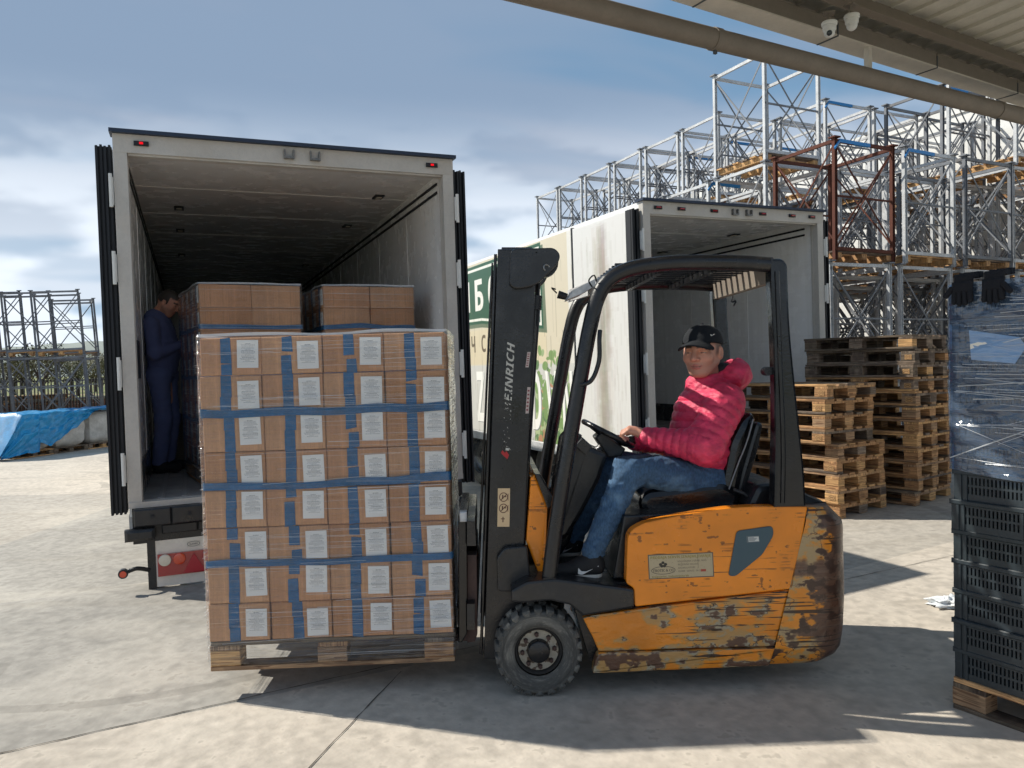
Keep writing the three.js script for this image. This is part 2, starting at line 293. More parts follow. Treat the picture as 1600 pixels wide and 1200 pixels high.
  M.grass = S({ map: texture(512, 512, (x, y, i, c) => { c[0] = 0.42 + 0.2 * (n1[i] - 0.5); c[1] = 0.46 + 0.2 * (n1[i] - 0.5); c[2] = 0.26 + 0.1 * (n2[i] - 0.5); mix3(c, 0.55, 0.50, 0.36, smooth(0.5, 0.6, n2[i])); }, { repeat: [0.03, 0.03] }), roughness: 1 });
  M.brickWall = S({ map: dusty(0.47, 0.33, 0.28, 0.5, 0.38, 0.32, 0.29), roughness: 0.95 });
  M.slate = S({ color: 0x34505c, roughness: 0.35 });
  M.darkGlass = PH({ color: 0x0c2028, roughness: 0.14, clearcoat: 0.6 });
  M.redLens = PH({ color: 0xa0101c, roughness: 0.12, clearcoat: 1 }); M.orangeLens = PH({ color: 0xd2401a, roughness: 0.12, clearcoat: 1 }); M.clearLens = PH({ color: 0xd8d0c0, roughness: 0.1, clearcoat: 1 });
  M.redGlow = S({ color: 0x60060a, emissive: 0xff1020, emissiveIntensity: 0.9 });
  M.whiteGlow = S({ color: 0xd0d4d8, emissive: 0xe6f0ff, emissiveIntensity: 0.5 });
}
// ---------------------------------------------------------------- yard, fields, hills
{
  const axis = (near, far, step) => { const out = [0]; let s = step, x = 0; while (x < far) { x += x < near ? step : (s *= 1.16); out.push(Math.min(x, far)); } return out; };
  const right = axis(10, 70, 0.25), left = axis(14, 70, 0.25), front = axis(16, 60, 0.25), back = axis(2, 12, 0.5);
  const xs = [...left.slice(1).reverse().map(v => -v), ...right], zs = [...front.slice(1).reverse().map(v => -v), ...back];
  const pos = [], uv = [], idx = [];
  for (const z of zs) for (const x of xs) { pos.push(x, groundY(x, z), z); uv.push(x + 6.2, z + 13.1); }
  const n = xs.length; for (let j = 0; j + 1 < zs.length; j++) for (let i = 0; i + 1 < n; i++) { const a = j * n + i; idx.push(a, a + n, a + 1, a + 1, a + n, a + n + 1); }
  const g = new THREE.BufferGeometry(); g.setAttribute('position', new THREE.Float32BufferAttribute(pos, 3)); g.setAttribute('uv', new THREE.Float32BufferAttribute(uv, 2)); g.setIndex(idx); g.computeVertexNormals();
  structure('concrete_yard', g, M.concrete);
  const f = new THREE.PlaneGeometry(5200, 5200, 1, 1).rotateX(-Math.PI / 2).translate(0, -0.6, -1500);
  const fu = f.attributes.uv; for (let i = 0; i < fu.count; i++) fu.setXY(i, fu.getX(i) * 5200, fu.getY(i) * 5200);
  structure('grass_field', f, M.grass);
}
// sealed joints between the slabs, following the ground 4 mm above it
{
  const jm = S({ color: 0x4a4640, roughness: 0.95 });
  const joint = (a, b, w) => {
    const d = b.clone().sub(a), L = Math.hypot(d.x, d.z), nx = -d.z / L, nz = d.x / L, pos = [], idx = [], n = Math.ceil(L / 0.06), r = mulberry(Math.floor(a.x * 999));
    for (let i = 0; i <= n; i++) { const t = i / n, x = a.x + d.x * t, z = a.z + d.z * t, k = w * (0.35 + 0.9 * r()), o = (r() - 0.5) * w * 0.9; for (const s of [-1, 1]) { const X = x + nx * (s * k / 2 + o), Z = z + nz * (s * k / 2 + o); pos.push(X, groundY(X, Z) + 0.004, Z); } if (i < n) { const q = i * 2; idx.push(q, q + 1, q + 2, q + 1, q + 3, q + 2); } }
    const g = new THREE.BufferGeometry(); g.setAttribute('position', new THREE.Float32BufferAttribute(pos, 3)); g.setIndex(idx); g.computeVertexNormals(); structure('slab_joint', g, jm);
  };
  const A = onGround(0, 1178), B = onGround(372, 1094); joint(A.clone().lerp(B, -0.8), A.clone().lerp(B, 4.2), 0.008);
  const C = onGround(484, 1199), D = onGround(596, 1082); joint(C.clone().lerp(D, -0.6), C.clone().lerp(D, 1.36), 0.006);
  const E = onGround(1320, 906), F = onGround(1490, 868); joint(E, E.clone().lerp(F, 2.5), 0.006);
}
// mountains beyond the plain; distance haze is painted in as pale grey colour
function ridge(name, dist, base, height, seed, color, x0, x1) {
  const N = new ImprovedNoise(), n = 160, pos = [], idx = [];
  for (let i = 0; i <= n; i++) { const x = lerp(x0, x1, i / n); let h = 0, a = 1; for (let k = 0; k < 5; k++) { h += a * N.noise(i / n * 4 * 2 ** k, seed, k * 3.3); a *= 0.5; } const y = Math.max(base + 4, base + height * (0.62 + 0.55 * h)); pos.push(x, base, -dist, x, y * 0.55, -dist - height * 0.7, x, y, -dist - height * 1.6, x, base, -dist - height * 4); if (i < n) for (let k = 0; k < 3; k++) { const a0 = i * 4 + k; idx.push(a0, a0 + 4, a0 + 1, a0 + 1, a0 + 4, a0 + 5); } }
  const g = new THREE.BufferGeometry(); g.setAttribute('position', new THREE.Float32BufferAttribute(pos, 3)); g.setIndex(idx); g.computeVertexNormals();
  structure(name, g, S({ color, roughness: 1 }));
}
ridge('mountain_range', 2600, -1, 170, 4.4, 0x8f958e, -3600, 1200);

// ---------------------------------------------------------------- canopy over the loading yard (edge parallel to the dock)
{
  const c = thing('loading_canopy', 'beige steel canopy with ribbed roof sheets and box fascia overhead', 'canopy', [1.97, 0, -5.9], 0.54);
  const Y = 4.225;
  part(c, 'fascia_soffit', metre(span(-3.7, 12, Y, Y + 0.012, -0.14, 0.06)), M.canopyLip);
  part(c, 'fascia_outer', metre(span(-3.7, 12, Y + 0.012, Y + 0.275, -0.14, -0.128)), M.canopyLip);
  for (let i = 0; i < 11; i++) { const x = -3.4 + i * 1.4; part(c, 'fascia_panel', metre(span(x + 0.006, x + 1.394, Y + 0.0125, Y + 0.13, 0.045, 0.058), i * 0.3), M.canopySteel); part(c, 'soffit_seam', span(x - 0.006, x + 0.006, Y - 0.006, Y + 0.1, -0.138, 0.064), M.canopyDark); }
  part(c, 'purlin', metre(merge([span(-3.7, 12, Y + 0.13, Y + 0.27, 0.20, 0.215), span(-3.7, 12, Y + 0.13, Y + 0.14, 0.215, 0.29)])), M.canopySteel);
  for (const z of [1.4, 2.7]) part(c, 'purlin', metre(span(-3.7, 12, Y + 0.14 + z * 0.045, Y + 0.28 + z * 0.045, z, z + 0.08)), M.canopySteel);
  // ribbed sheets, sloping up towards the building
  const sh = []; for (let i = 0; i < 62; i++) { const x = -3.7 + i * 0.25; sh.push([x, x + 0.243]); }
  for (const [a, b] of sh) { const g = merge([span(a, b, 0, 0.006, -0.07, 3.6), span(b - 0.016, b + 0.014, -0.03, 0.0, -0.07, 3.6)]).rotateX(-0.045).translate(0, Y + 0.28, -0.1); part(c, 'roof_sheet', metre(g, a * 0.37), M.canopySheet); }
  for (const x of [-3.4, -0.62, 4.6]) { const r = part(c, 'rafter', metre(merge([span(x - 0.09, x + 0.09, Y + 0.015, Y + 0.2, 0.061, 3.4)])), M.canopySteel); }
  shadows(c);
  // round rainwater pipe hung under the edge
  const p = thing('gutter_pipe', 'long round beige pipe hung below the canopy edge', 'pipe', [1.97, 0, -5.9], 0.50);
  const pc = Y - 0.25, R = 0.076;
  for (let i = 1; i < 6; i++) { const a = -7.6 + i * 3.62 - 0.12; part(p, 'pipe_length', metre(rod(V(a + 0.005, pc, -0.02), V(a + 3.6, pc, -0.02), R, R, 26)), M.canopySteel); part(p, 'pipe_collar', rod(V(a - 0.03, pc, -0.02), V(a + 0.035, pc, -0.02), R + 0.006, R + 0.006, 26), M.canopySteel); part(p, 'clip_bolt', span(a - 0.012, a + 0.012, pc - R - 0.03, pc - R + 0.01, -0.03, -0.01), M.canopyDark); }
  for (const x of [-2.9, 1.24, 4.45]) part(p, 'hanger', metre(span(x - 0.022, x + 0.022, pc + R - 0.02, Y + 0.12, -0.045, 0.0)), M.canopyLip);
  shadows(p);
}
// two dome cameras under the rafter end
function domeCamera(px, py, depth, label, face) {
  const d = ray(px, py), q = camera.position.clone().addScaledVector(d, depth / -d.z);
  const o = thing('dome_camera', label, 'camera', [q.x, q.y, q.z], face, 'dome cameras under the canopy');
  const lathe = (pts) => new THREE.LatheGeometry(pts.map(a => new THREE.Vector2(a[0], a[1])), 28);
  part(o, 'base_plate', lathe([[0.001, 0.075], [0.068, 0.075], [0.072, 0.068], [0.070, 0.045], [0.062, 0.036], [0.001, 0.036]]), M.whitePaint);
  part(o, 'collar', lathe([[0.061, 0.035], [0.060, 0.0], [0.052, -0.012], [0.046, -0.012]]), M.whitePaint);
  const ball = part(o, 'ball', new THREE.SphereGeometry(0.05, 24, 16).translate(0, -0.022, 0), M.whitePaint);
  part(ball, 'lens', new THREE.SphereGeometry(0.026, 16, 12).scale(1, 1, 0.5).rotateX(0.5).translate(-0.004, -0.042, 0.038), M.darkGlass);
  o.scale.setScalar(0.8); part(o, 'mounting_arm', merge([rod(V(0, 0.07, 0), V(0, 0.16, -0.02), 0.012), span(-0.05, 0.05, 0.155, 0.165, -0.06, 0.04)]), M.canopySteel);
}
domeCamera(1296, 47, 5.85, 'white dome camera with dark round lens facing out', -0.3);
domeCamera(1331, 36, 5.9, 'white dome camera turned sideways, its lens hidden', 2.2);

// ---------------------------------------------------------------- white corrugated warehouse behind the racks
{
  const o = thing('warehouse', 'white corrugated warehouse wall rising behind the stacked steel racks', 'warehouse', [11.36, -0.42, -14.75], 0.434);
  const n = 150, step = 0.30;
  for (let i = 0; i < n; i++) { const s = -12 + i * step; const prof = [[0, 0], [0.10, 0], [0.14, 0.04], [0.25, 0.04], [0.29, 0.0], [0.30, 0], [0.30, -0.02], [0, -0.02]]; const g = slab(prof, 0, 7.5).rotateX(-Math.PI / 2).rotateY(-Math.PI / 2); part(o, 'wall_panel', metre(g.rotateY(0).translate(0, 0, -s)), M.whitePaint); }
  part(o, 'eaves_trim', metre(span(-0.06, 0.10, 7.5, 7.72, -33, 12)), M.whitePaint);
  part(o, 'roof', metre(merge([beam(V(0.06, 7.74, -10.5), V(9, 8.9, -10.5), 0.04, 45)])), M.galv);
  part(o, 'wall_core', span(0.05, 0.3, 0, 7.5, -33, 12), M.whitePaint);
}
// ---------------------------------------------------------------- refrigerated trailers, backed onto the dock line
// local frame: x across the rear from its left corner, y up from the bay floor, -z along the trailer
const TF = 1.08, TW = 2.6, TH = 3.78, TL = 13.4, TB = TF + 0.085;
function lathe(pts, n = 28) { return new THREE.LatheGeometry(pts.map(a => new THREE.Vector2(a[0], a[1])), n); }
function roadWheel(t, x, z) {   // twin of tyre and rim at the side, axle along x
  const ty = part(t, 'tyre', lathe([[0.30, -0.17], [0.44, -0.18], [0.495, -0.14], [0.505, 0], [0.495, 0.14], [0.44, 0.18], [0.30, 0.17]], 36).rotateZ(Math.PI / 2).translate(x, 0.5, z), M.rubber);
  part(ty, 'rim', lathe([[0.30, -0.165], [0.285, -0.13], [0.26, -0.03], [0.12, 0.03], [0.11, -0.1], [0.001, -0.1]], 28).rotateZ(x < 1 ? -Math.PI / 2 : Math.PI / 2).rotateX(0).translate(x, 0.5, z), M.steel);
}
function trailer(label, pos, turn, lean, full) {
  const t = thing('semi_trailer', label, 'trailer', pos, turn); t.rotation.order = 'YXZ'; t.rotation.z = lean;
  const inL = 0.075, inR = TW - 0.075, top = TH - 0.09, wz = -0.02;
  part(t, 'wall', metre(span(0.0, inL, TF - 0.12, TH - 0.001, -TL, wz), 0, 0), M.sheet);
  part(t, 'wall', metre(span(inR, TW, TF - 0.12, TH - 0.001, -TL, wz), 0.7, 0), M.sheet);
  part(t, 'front_wall', metre(span(inL, inR, TF - 0.12, TH - 0.001, -TL, -TL + 0.08)), M.sheet);
  part(t, 'roof', metre(span(inL, inR, top, TH - 0.001, -TL + 0.08, wz)), M.sheetCeil);
  part(t, 'floor', metre(span(inL, inR, TF - 0.12, TF, -TL + 0.08, wz)), M.trailerFloor);
  for (let i = 0; i < 14; i++) part(t, 'floor_rib', span(inL + 0.12 + i * 0.165, inL + 0.17 + i * 0.165, TF, TF + 0.008, -TL + 0.1, -0.03), M.trailerFloor);
  // panel joints, kick plates and the black cargo rails high on each wall
  for (const s of [0, 1]) {
    const x = s ? inR : inL, d = s ? -1 : 1;
    part(t, 'kick_plate', metre(span(Math.min(x, x + d * 0.014), Math.max(x, x + d * 0.014), TF, TF + 0.27, -TL + 0.1, -0.03)), M.steel);
    for (const y of [top - 0.075, top - 0.15]) part(t, 'cargo_rail', span(Math.min(x, x + d * 0.010), Math.max(x, x + d * 0.010), y - 0.011, y + 0.011, -TL + 0.1, -0.16), M.gasket);
    for (let i = 1; i < 11; i++) part(t, 'wall_seam', span(Math.min(x, x + d * 0.004), Math.max(x, x + d * 0.004), TF + 0.27, top - 0.19, -i * 1.22 - 0.012, -i * 1.22 + 0.012), M.sheetDoor);
  }
  for (let i = 1; i < 11; i++) part(t, 'ceiling_seam', span(inL, inR, top - 0.004, top - 0.0005, -i * 1.22 - 0.012, -i * 1.22 + 0.012), M.sheetDoor);
  for (const [x, z] of [[0.42, -2.1], [0.42, -3.4], [0.42, -5.4], [TW - 0.38, -1.1], [TW - 0.38, -2.7], [TW - 0.38, -6.2]]) { const l = part(t, 'ceiling_lamp', metre(cbox(0.09, 0.014, 0.17, 0.004, x, top - 0.0075, z)), M.gasket); part(l, 'lamp_lens', cbox(0.05, 0.008, 0.09, 0.002, x, top - 0.019, z), M.clearLens); }
  // cooling unit on the front wall
  const cu = part(t, 'cooling_unit', metre(cbox(1.7, 0.5, 0.35, 0.03, 1.3, top - 0.35, -TL + 0.26)), M.sheetCeil);
  for (const x of [0.9, 1.7]) part(cu, 'fan_guard', new THREE.TorusGeometry(0.17, 0.02, 8, 24).translate(x, top - 0.35, -TL + 0.45), M.gasket);
  // rear frame
  part(t, 'rear_post', metre(merge([span(0, 0.092, TF - 0.02, TH - 0.135, -0.02, 0.06), span(0.075, 0.095, TF, TH - 0.135, -0.05, -0.02)])), M.beigeFrame);
  part(t, 'rear_post', metre(merge([span(TW - 0.092, TW, TF - 0.02, TH - 0.135, -0.02, 0.06), span(TW - 0.095, TW - 0.075, TF, TH - 0.135, -0.05, -0.02)]), 0.4), M.beigeFrame);
  part(t, 'rear_header', metre(span(0, TW, TH - 0.135, TH, -0.02, 0.062)), M.beigeFrame);
  part(t, 'header_lip', metre(span(0.095, TW - 0.095, TH - 0.15, TH - 0.135, -0.03, 0.04)), M.beigeFrame);
  part(t, 'roof_seal', metre(span(-0.02, TW + 0.02, TH + 0.001, TH + 0.028, -0.06, 0.10)), S({ color: 0x1c2c44, roughness: 0.5 }));
  const rv = []; for (let i = 0; i < 30; i++) rv.push(cbox(0.02, 0.012, 0.012, 0.003, 0.05 + i * 0.086, TH + 0.034, 0.05)); part(t, 'rivet_row', rv, M.steel);
  part(t, 'rear_sill', metre(span(0.0, TW, TF - 0.045, TF - 0.002, -0.02, 0.07)), M.beigeFrame);
  for (const x of full ? [0.19, TW - 0.19] : [0.19, 0.5, 0.95, 1.65, 2.1, TW - 0.19]) { const h = part(t, 'marker_lamp', cbox(0.1, 0.034, 0.02, 0.005, x, TH - 0.065, 0.073), M.gasket); part(h, 'lamp_lens', cbox(full ? 0.026 : 0.06, 0.016, 0.012, 0.004, x, TH - 0.065, 0.088), full ? M.redGlow : M.redLens); }
  for (const x of [1.24, 1.44]) part(t, 'latch_keeper', merge([span(x - 0.04, x - 0.028, TH - 0.10, TH - 0.03, 0.062, 0.10), span(x + 0.028, x + 0.04, TH - 0.10, TH - 0.03, 0.062, 0.10), span(x - 0.028, x + 0.028, TH - 0.10, TH - 0.085, 0.062, 0.10)]), M.steel);
  // doors, swung right round and folded flat along the sides
  for (const s of [0, 1]) {
    const sg = s ? 1 : -1, X = s ? TW : 0, d = part(t, 'door', metre(cbox(0.045, TH - TF - 0.06, 1.24, 0.008, X + sg * 0.092, (TH + TF) / 2 - 0.045, -0.68), s * 0.6, 0.3), M.sheetDoor);
    for (let i = 0; i < 4; i++) part(d, 'door_gasket', span(X + sg * (0.026 + i * 0.028) - 0.008, X + sg * (0.026 + i * 0.028) + 0.008, TF - 0.09, TH - 0.075 - (i % 2) * 0.012, -0.11 + 0.005 * i, 0.012 + 0.016 * (i % 2)), M.gasket);
    part(d, 'edge_channel', span(X + sg * 0.067 - 0.055, X + sg * 0.067 + 0.055, TF - 0.08, TH - 0.085, -0.10, -0.004), M.gasket);
    part(d, 'edge_channel', span(X + sg * 0.092 - 0.026, X + sg * 0.092 + 0.026, TF - 0.04, TH - 0.06, -1.335, -1.301), M.gasket);
    for (const y of [TF + 0.25, TF + 0.95, TF + 1.72, TH - 0.42]) part(d, 'hinge', merge([cbox(0.03, 0.20, 0.05, 0.008, X + sg * 0.02, y, 0.055), rod(V(X + sg * 0.022, y - 0.12, 0.085), V(X + sg * 0.022, y + 0.12, 0.085), 0.013)]), M.whitePaint);
  }
  // rubber buffer rail in blocks, lower step, bumper with lamp panels
  for (let i = 0; i < 10; i++) { part(t, 'buffer_block', metre(cbox(0.252, 0.128, 0.09, 0.01, 0.16 + i * 0.2535, TB - 0.196, 0.095)), M.blackPlastic); part(t, 'buffer_bolt', disc(0.014, 0.02, 10).translate(0.16 + i * 0.2535, TB - 0.19, 0.145), M.gasket); }
  for (let i = 0; i < 9; i++) part(t, 'lower_block', metre(cbox(0.246, 0.07, 0.07, 0.008, 0.34 + i * 0.25, TB - 0.30, 0.06)), M.blackPlastic);
  part(t, 'rear_beam', metre(span(0.18, TW - 0.18, TB - 0.46, TB - 0.338, -0.16, 0.03)), M.black); part(t, 'rear_panel', metre(span(0.02, TW - 0.02, TB - 0.40, TF - 0.046, -0.12, 0.045)), M.black);
  for (const s of [0, 1]) {
    const m = (x) => s ? TW - x : x, a = (x0, x1, y0, y1, z0, z1) => span(Math.min(m(x0), m(x1)), Math.max(m(x0), m(x1)), y0, y1, z0, z1);
    part(t, 'corner_buffer', metre(cbox(0.2, 0.085, 0.10, 0.02, m(0.07), TB - 0.32, 0.10)), M.blackPlastic);
    part(t, 'bumper_post', metre(a(0.11, 0.165, TB - 0.80, TB - 0.365, -0.04, 0.055)), M.blackPlastic);
    part(t, 'lamp_panel', metre(a(0.166, 0.92, TB - 0.735, TB - 0.39, 0.02, 0.05)), M.creamPlastic);
    const lc = part(t, 'tail_lamp', metre(a(0.178, 0.78, TB - 0.655, TB - 0.49, 0.05, 0.075)), M.redLens);
    for (const [x, r, mm] of [[0.228, 0.044, M.clearLens], [0.328, 0.044, M.orangeLens], [0.53, 0.044, M.redLens], [0.625, 0.046, M.clearLens]]) part(lc, 'lamp_lens', lathe([[r, 0], [r, 0.01], [r * 0.9, 0.018], [r * 0.6, 0.014], [r * 0.3, 0.02], [0.001, 0.017]], 22).rotateX(Math.PI / 2).translate(m(x), TB - 0.535, 0.075), mm);
    part(lc, 'reflector_triangle', slab([[m(0.43) - 0.078, TB - 0.645], [m(0.43) + 0.078, TB - 0.645], [m(0.43), TB - 0.505]], 0.0755, 0.083, 0.002), S({ color: 0xb02030, roughness: 0.35 }));
    part(t, 'under_bumper', metre(a(0.166, 1.3, TB - 0.80, TB - 0.75, -0.02, 0.045)), M.galv);
    part(t, 'marker_arm', tube([V(m(0.12), TB - 0.60, 0.05), V(m(0.06), TB - 0.575, 0.08), V(m(0.03), TB - 0.57, 0.09), V(m(-0.03), TB - 0.585, 0.10)], 0.016, 16, 8), M.blackPlastic);
    const ml = part(t, 'marker_lamp', disc(0.034, 0.045, 18).translate(m(-0.05), TB - 0.59, 0.11), M.blackPlastic); part(ml, 'lamp_lens', disc(0.023, 0.012, 16).translate(m(-0.05), TB - 0.59, 0.138), M.orangeLens);
    for (const z of [-2.6, -3.95, -5.3]) { roadWheel(t, m(0.30), z); }
    part(t, 'chassis_beam', metre(a(0.72, 0.86, TF - 0.55, TF - 0.13, -TL + 1.5, -0.17)), M.black);
    part(t, 'side_rail', metre(a(-0.012, 0.03, TF - 0.24, TF - 0.122, -TL, -0.1)), M.galv);
    part(t, 'mudguard', metre(merge([a(0.12, 0.5, TF - 0.02 - 0.2, TF - 0.19, -6.0, -2.0), a(0.12, 0.5, 0.35, TF - 0.24, -2.0, -1.98)])), M.blackPlastic);
    part(t, 'side_guard', metre(merge([a(0.06, 0.09, 0.55, 0.68, -10.2, -6.4), a(0.06, 0.09, 0.80, 0.92, -10.2, -6.4)])), M.galv);
    part(t, 'landing_leg', metre(a(0.45, 0.57, 0.02, TF - 0.13, -10.9, -10.75)), M.black);
  }
  for (const z of [-2.6, -3.95, -5.3]) part(t, 'axle', rod(V(0.4, 0.5, z), V(TW - 0.4, 0.5, z), 0.06), M.black);
  return t;
}
const trailer1 = trailer('white trailer with open doors, two carton loads and a worker inside', [-2.85, -0.42, -5.69], 0.398, 0.012, true);
{
  const badge = print(256, 128, (x, W, H) => { x.fillStyle = '#cfcabf'; x.fillRect(0, 0, W, H); x.strokeStyle = '#38383a'; x.lineWidth = 8; x.beginPath(); x.ellipse(W / 2, H / 2, 118, 52, 0, 0, 7); x.stroke(); x.fillStyle = '#303032'; x.font = 'bold 46px sans-serif'; x.textAlign = 'center'; x.textBaseline = 'middle'; x.fillText('SLAVEE', W / 2, H / 2 + 2); });
  part(trailer1, 'badge', new THREE.PlaneGeometry(0.095, 0.045).translate(0.43, TB - 0.44, 0.0515), S({ map: badge, roughness: 0.4 }));
  // net and document pocket on the left wall
  part(trailer1, 'wall_pocket', cbox(0.012, 0.30, 0.34, 0.003, 0.082, TF + 1.06, -0.42), S({ color: 0x1a222c, roughness: 0.5 }));
}
const trailer2 = trailer('white empty trailer with printed side and its grimy door folded back', [1.47, -0.42, -8.36], 0.425, 0.016, false);
// printed side of the second trailer
{
  const t = trailer2, WW = 2048, HH = 512, len = 10.6, hh = TH - TF + 0.06;
  const side = print(WW, HH, (x) => {
    const X = m => WW - m / len * WW, Y = m => HH - m / hh * HH;   // m along from the rear end, m up
    x.fillStyle = '#e3e0d8'; x.fillRect(0, 0, WW, HH);
    x.fillStyle = '#d9cfb9'; x.fillRect(0, 0, X(0.25), Y(1.08));
    x.fillStyle = '#dccfb2'; x.fillRect(0, Y(1.66), X(0.9), Y(1.10) - Y(1.66));
    x.fillStyle = '#cfcec9'; x.fillRect(0, Y(1.08), WW, HH);
    x.fillStyle = '#6d7a63'; x.beginPath(); x.moveTo(X(7), Y(2.62)); x.lineTo(X(0.93), Y(2.70)); x.lineTo(X(0.88), Y(1.50)); x.lineTo(X(3.2), Y(1.70)); x.lineTo(X(7), Y(1.72)); x.fill();
    const plate = (e) => { x.beginPath(); x.moveTo(X(7), Y(2.70 - e)); x.lineTo(X(1.0 + e), Y(2.74 - e)); x.lineTo(X(0.98 + e), Y(1.56 + e)); x.lineTo(X(3.2), Y(1.76 + e)); x.lineTo(X(7), Y(1.80 + e)); x.closePath(); };
    x.fillStyle = '#2f5a41'; plate(0); x.fill(); x.strokeStyle = '#efece2'; x.lineWidth = 8; plate(0.07); x.stroke();
    x.fillStyle = '#f2efe6'; x.textBaseline = 'alphabetic'; x.textAlign = 'center';
    const glyph = (ch, m, y, h, w, col) => { x.save(); x.translate(X(m), Y(y)); x.font = 'bold 100px sans-serif'; const k = x.measureText(ch).width; x.scale(w / len * WW / Math.max(20, k), h / hh * HH / 73); x.fillStyle = col; x.fillText(ch, 0, 0); x.restore(); };
    [['Т', 4.42], ['И', 3.88], ['Б', 3.30], ['О', 2.70], ['Л', 2.1]].forEach(([c, m]) => glyph(c, m, 1.98, 0.52, 0.46, '#f2efe6'));
    glyph('®', 1.22, 1.78, 0.2, 0.22, '#f2efe6');
    [['Д', 4.42], ['В', 4.14], ['И', 3.88], ['Ч', 3.60], ['С', 3.16], ['О', 2.9]].forEach(([c, m]) => glyph(c, m, 1.30, 0.28, 0.22, '#6a5c48'));
    const gr = ['#7f9c62', '#9db183', '#66855a', '#b4c296', '#b98a6a', '#c27a64']; const r = mulberry(4);
    for (let i = 0; i < 420; i++) { x.fillStyle = gr[Math.floor(r() * r() * 6)]; x.beginPath(); x.ellipse(X(0.3 + r() * 1.0), Y(0.0 + r() * r() * 1.35), 4 + r() * 14, 4 + r() * 12, r() * 3, 0, 7); x.fill(); }
    for (const [o, col] of [[5, '#84888a'], [0, '#f6f5f0']]) [['R', 4.02], ['Z', 3.36], ['A', 2.9], ['V', 2.4], ['D', 1.28], ['V', 0.80], ['N', 0.36]].forEach(([c, m]) => glyph(c, m - o / 200, 0.16 - o / 400, 0.84, 0.36, col));
    x.fillStyle = 'rgba(90,80,64,0.22)'; for (let i = 0; i < 260; i++) x.fillRect(r() * WW, r() * HH, 1 + r() * 3, 20 + r() * 160);
  });
  part(t, 'printed_side', new THREE.PlaneGeometry(len, hh).rotateY(-Math.PI / 2).translate(-0.005, TF - 0.12 + hh / 2 + 0.02, -1.4 - len / 2), S({ map: side, roughness: 0.4 }));
  // dried mud smeared down the folded door, as in the photograph
  const st = print(512, 1024, (x, W, H) => { const r = mulberry(77); x.fillStyle = '#dfdedb'; x.fillRect(0, 0, W, H); for (let i = 0; i < 420; i++) { const c = 250 + (r() + r() + r() - 1.5) * 70; x.fillStyle = `rgba(${120 + r() * 40},${112 + r() * 36},${98 + r() * 30},${0.02 + r() * 0.06})`; x.fillRect(c, r() * H, 4 + r() * 46, 30 + r() * 260); } for (let i = 0; i < 260; i++) { x.fillStyle = `rgba(130,122,108,${0.02 + r() * 0.05})`; x.fillRect(r() * W, r() * H, 2 + r() * 20, 10 + r() * 120); } });
  const d = t.children.find(c => c.name === 'door');
  part(d, 'door_skin', new THREE.PlaneGeometry(1.2, TH - TF - 0.1).rotateY(-Math.PI / 2).translate(-0.1152, (TH + TF) / 2 - 0.045, -0.68), S({ map: st, roughness: 0.38 }));
}
// ---------------------------------------------------------------- wooden pallets (1.2 x 0.8 x 0.144 m): top boards, stringer boards, nine blocks, skids
function buildPallet(parent, w, weathered = 0, jit = 0.004, seed = 1) {
  const r = mulberry(seed * 131 + 7), wd = () => (r() < weathered ? (r() < 0.6 ? M.wood[3] : M.woodGrey) : M.wood[[0, 1, 2, 4, 1][Math.floor(r() * 5)]]), L = 1.2, D = 0.8;
  const bd = (name, x0, x1, y0, y1, z0, z1, swap) => { const g = metre(cbox(x1 - x0, y1 - y0, z1 - z0, 0.003, (x0 + x1) / 2, (y0 + y1) / 2 + (r() - 0.5) * jit * 0.3, (z0 + z1) / 2), r() * 5, r() * 5, swap); return part(parent, name, g, wd()); };
  const tw = [0.145, 0.1, 0.145, 0.1, 0.145]; let z = -D / 2; const gap = (D - 0.635) / 4;
  for (const b of tw) { const e = (r() - 0.5) * jit * 2; bd('deck_board', -L / 2 + e, L / 2 + e, 0.122, 0.144, z, z + b); z += b + gap; }
  for (const x of [-0.6, -0.0725, 0.455]) bd('cross_board', x, x + 0.145, 0.0995, 0.1215, -0.4, 0.4, true);
  for (const x of [-0.6, -0.0725, 0.455]) for (const zz of [-0.4, -0.0725, 0.3]) { const wz = zz === -0.0725 ? 0.145 : 0.1, e = (r() - 0.5) * jit * 2; bd('block', x + e, x + e + 0.145, 0.0225, 0.099, zz, zz + wz); }
  for (const zz of [-0.4, -0.05, 0.3]) bd('skid_board', -0.6, 0.6, 0, 0.022, zz, zz + 0.1);
}
function pallet(label, pos, turn, group, weathered, seed, stampTex) {
  const o = thing('wooden_pallet', label, 'pallet', pos, turn, group); buildPallet(o, 1.2, weathered, 0.008, seed);
  if (stampTex) { part(o, 'stamp', new THREE.PlaneGeometry(0.07, 0.05).translate(0.53, 0.06, 0.4045), stampTex); }
  return o;
}
const stampMat = (() => { const t = print(128, 92, (x, W, H) => { x.fillStyle = '#b08a5e'; x.fillRect(0, 0, W, H); x.strokeStyle = '#4a3320'; x.lineWidth = 6; x.beginPath(); x.ellipse(W / 2, H / 2, 54, 36, 0, 0, 7); x.stroke(); x.fillStyle = '#4a3320'; x.font = 'bold 40px sans-serif'; x.textAlign = 'center'; x.textBaseline = 'middle'; x.fillText('EPAL'.slice(0, 2) + 'R', W / 2, H / 2); }); return S({ map: t, roughness: 0.9 }); })();

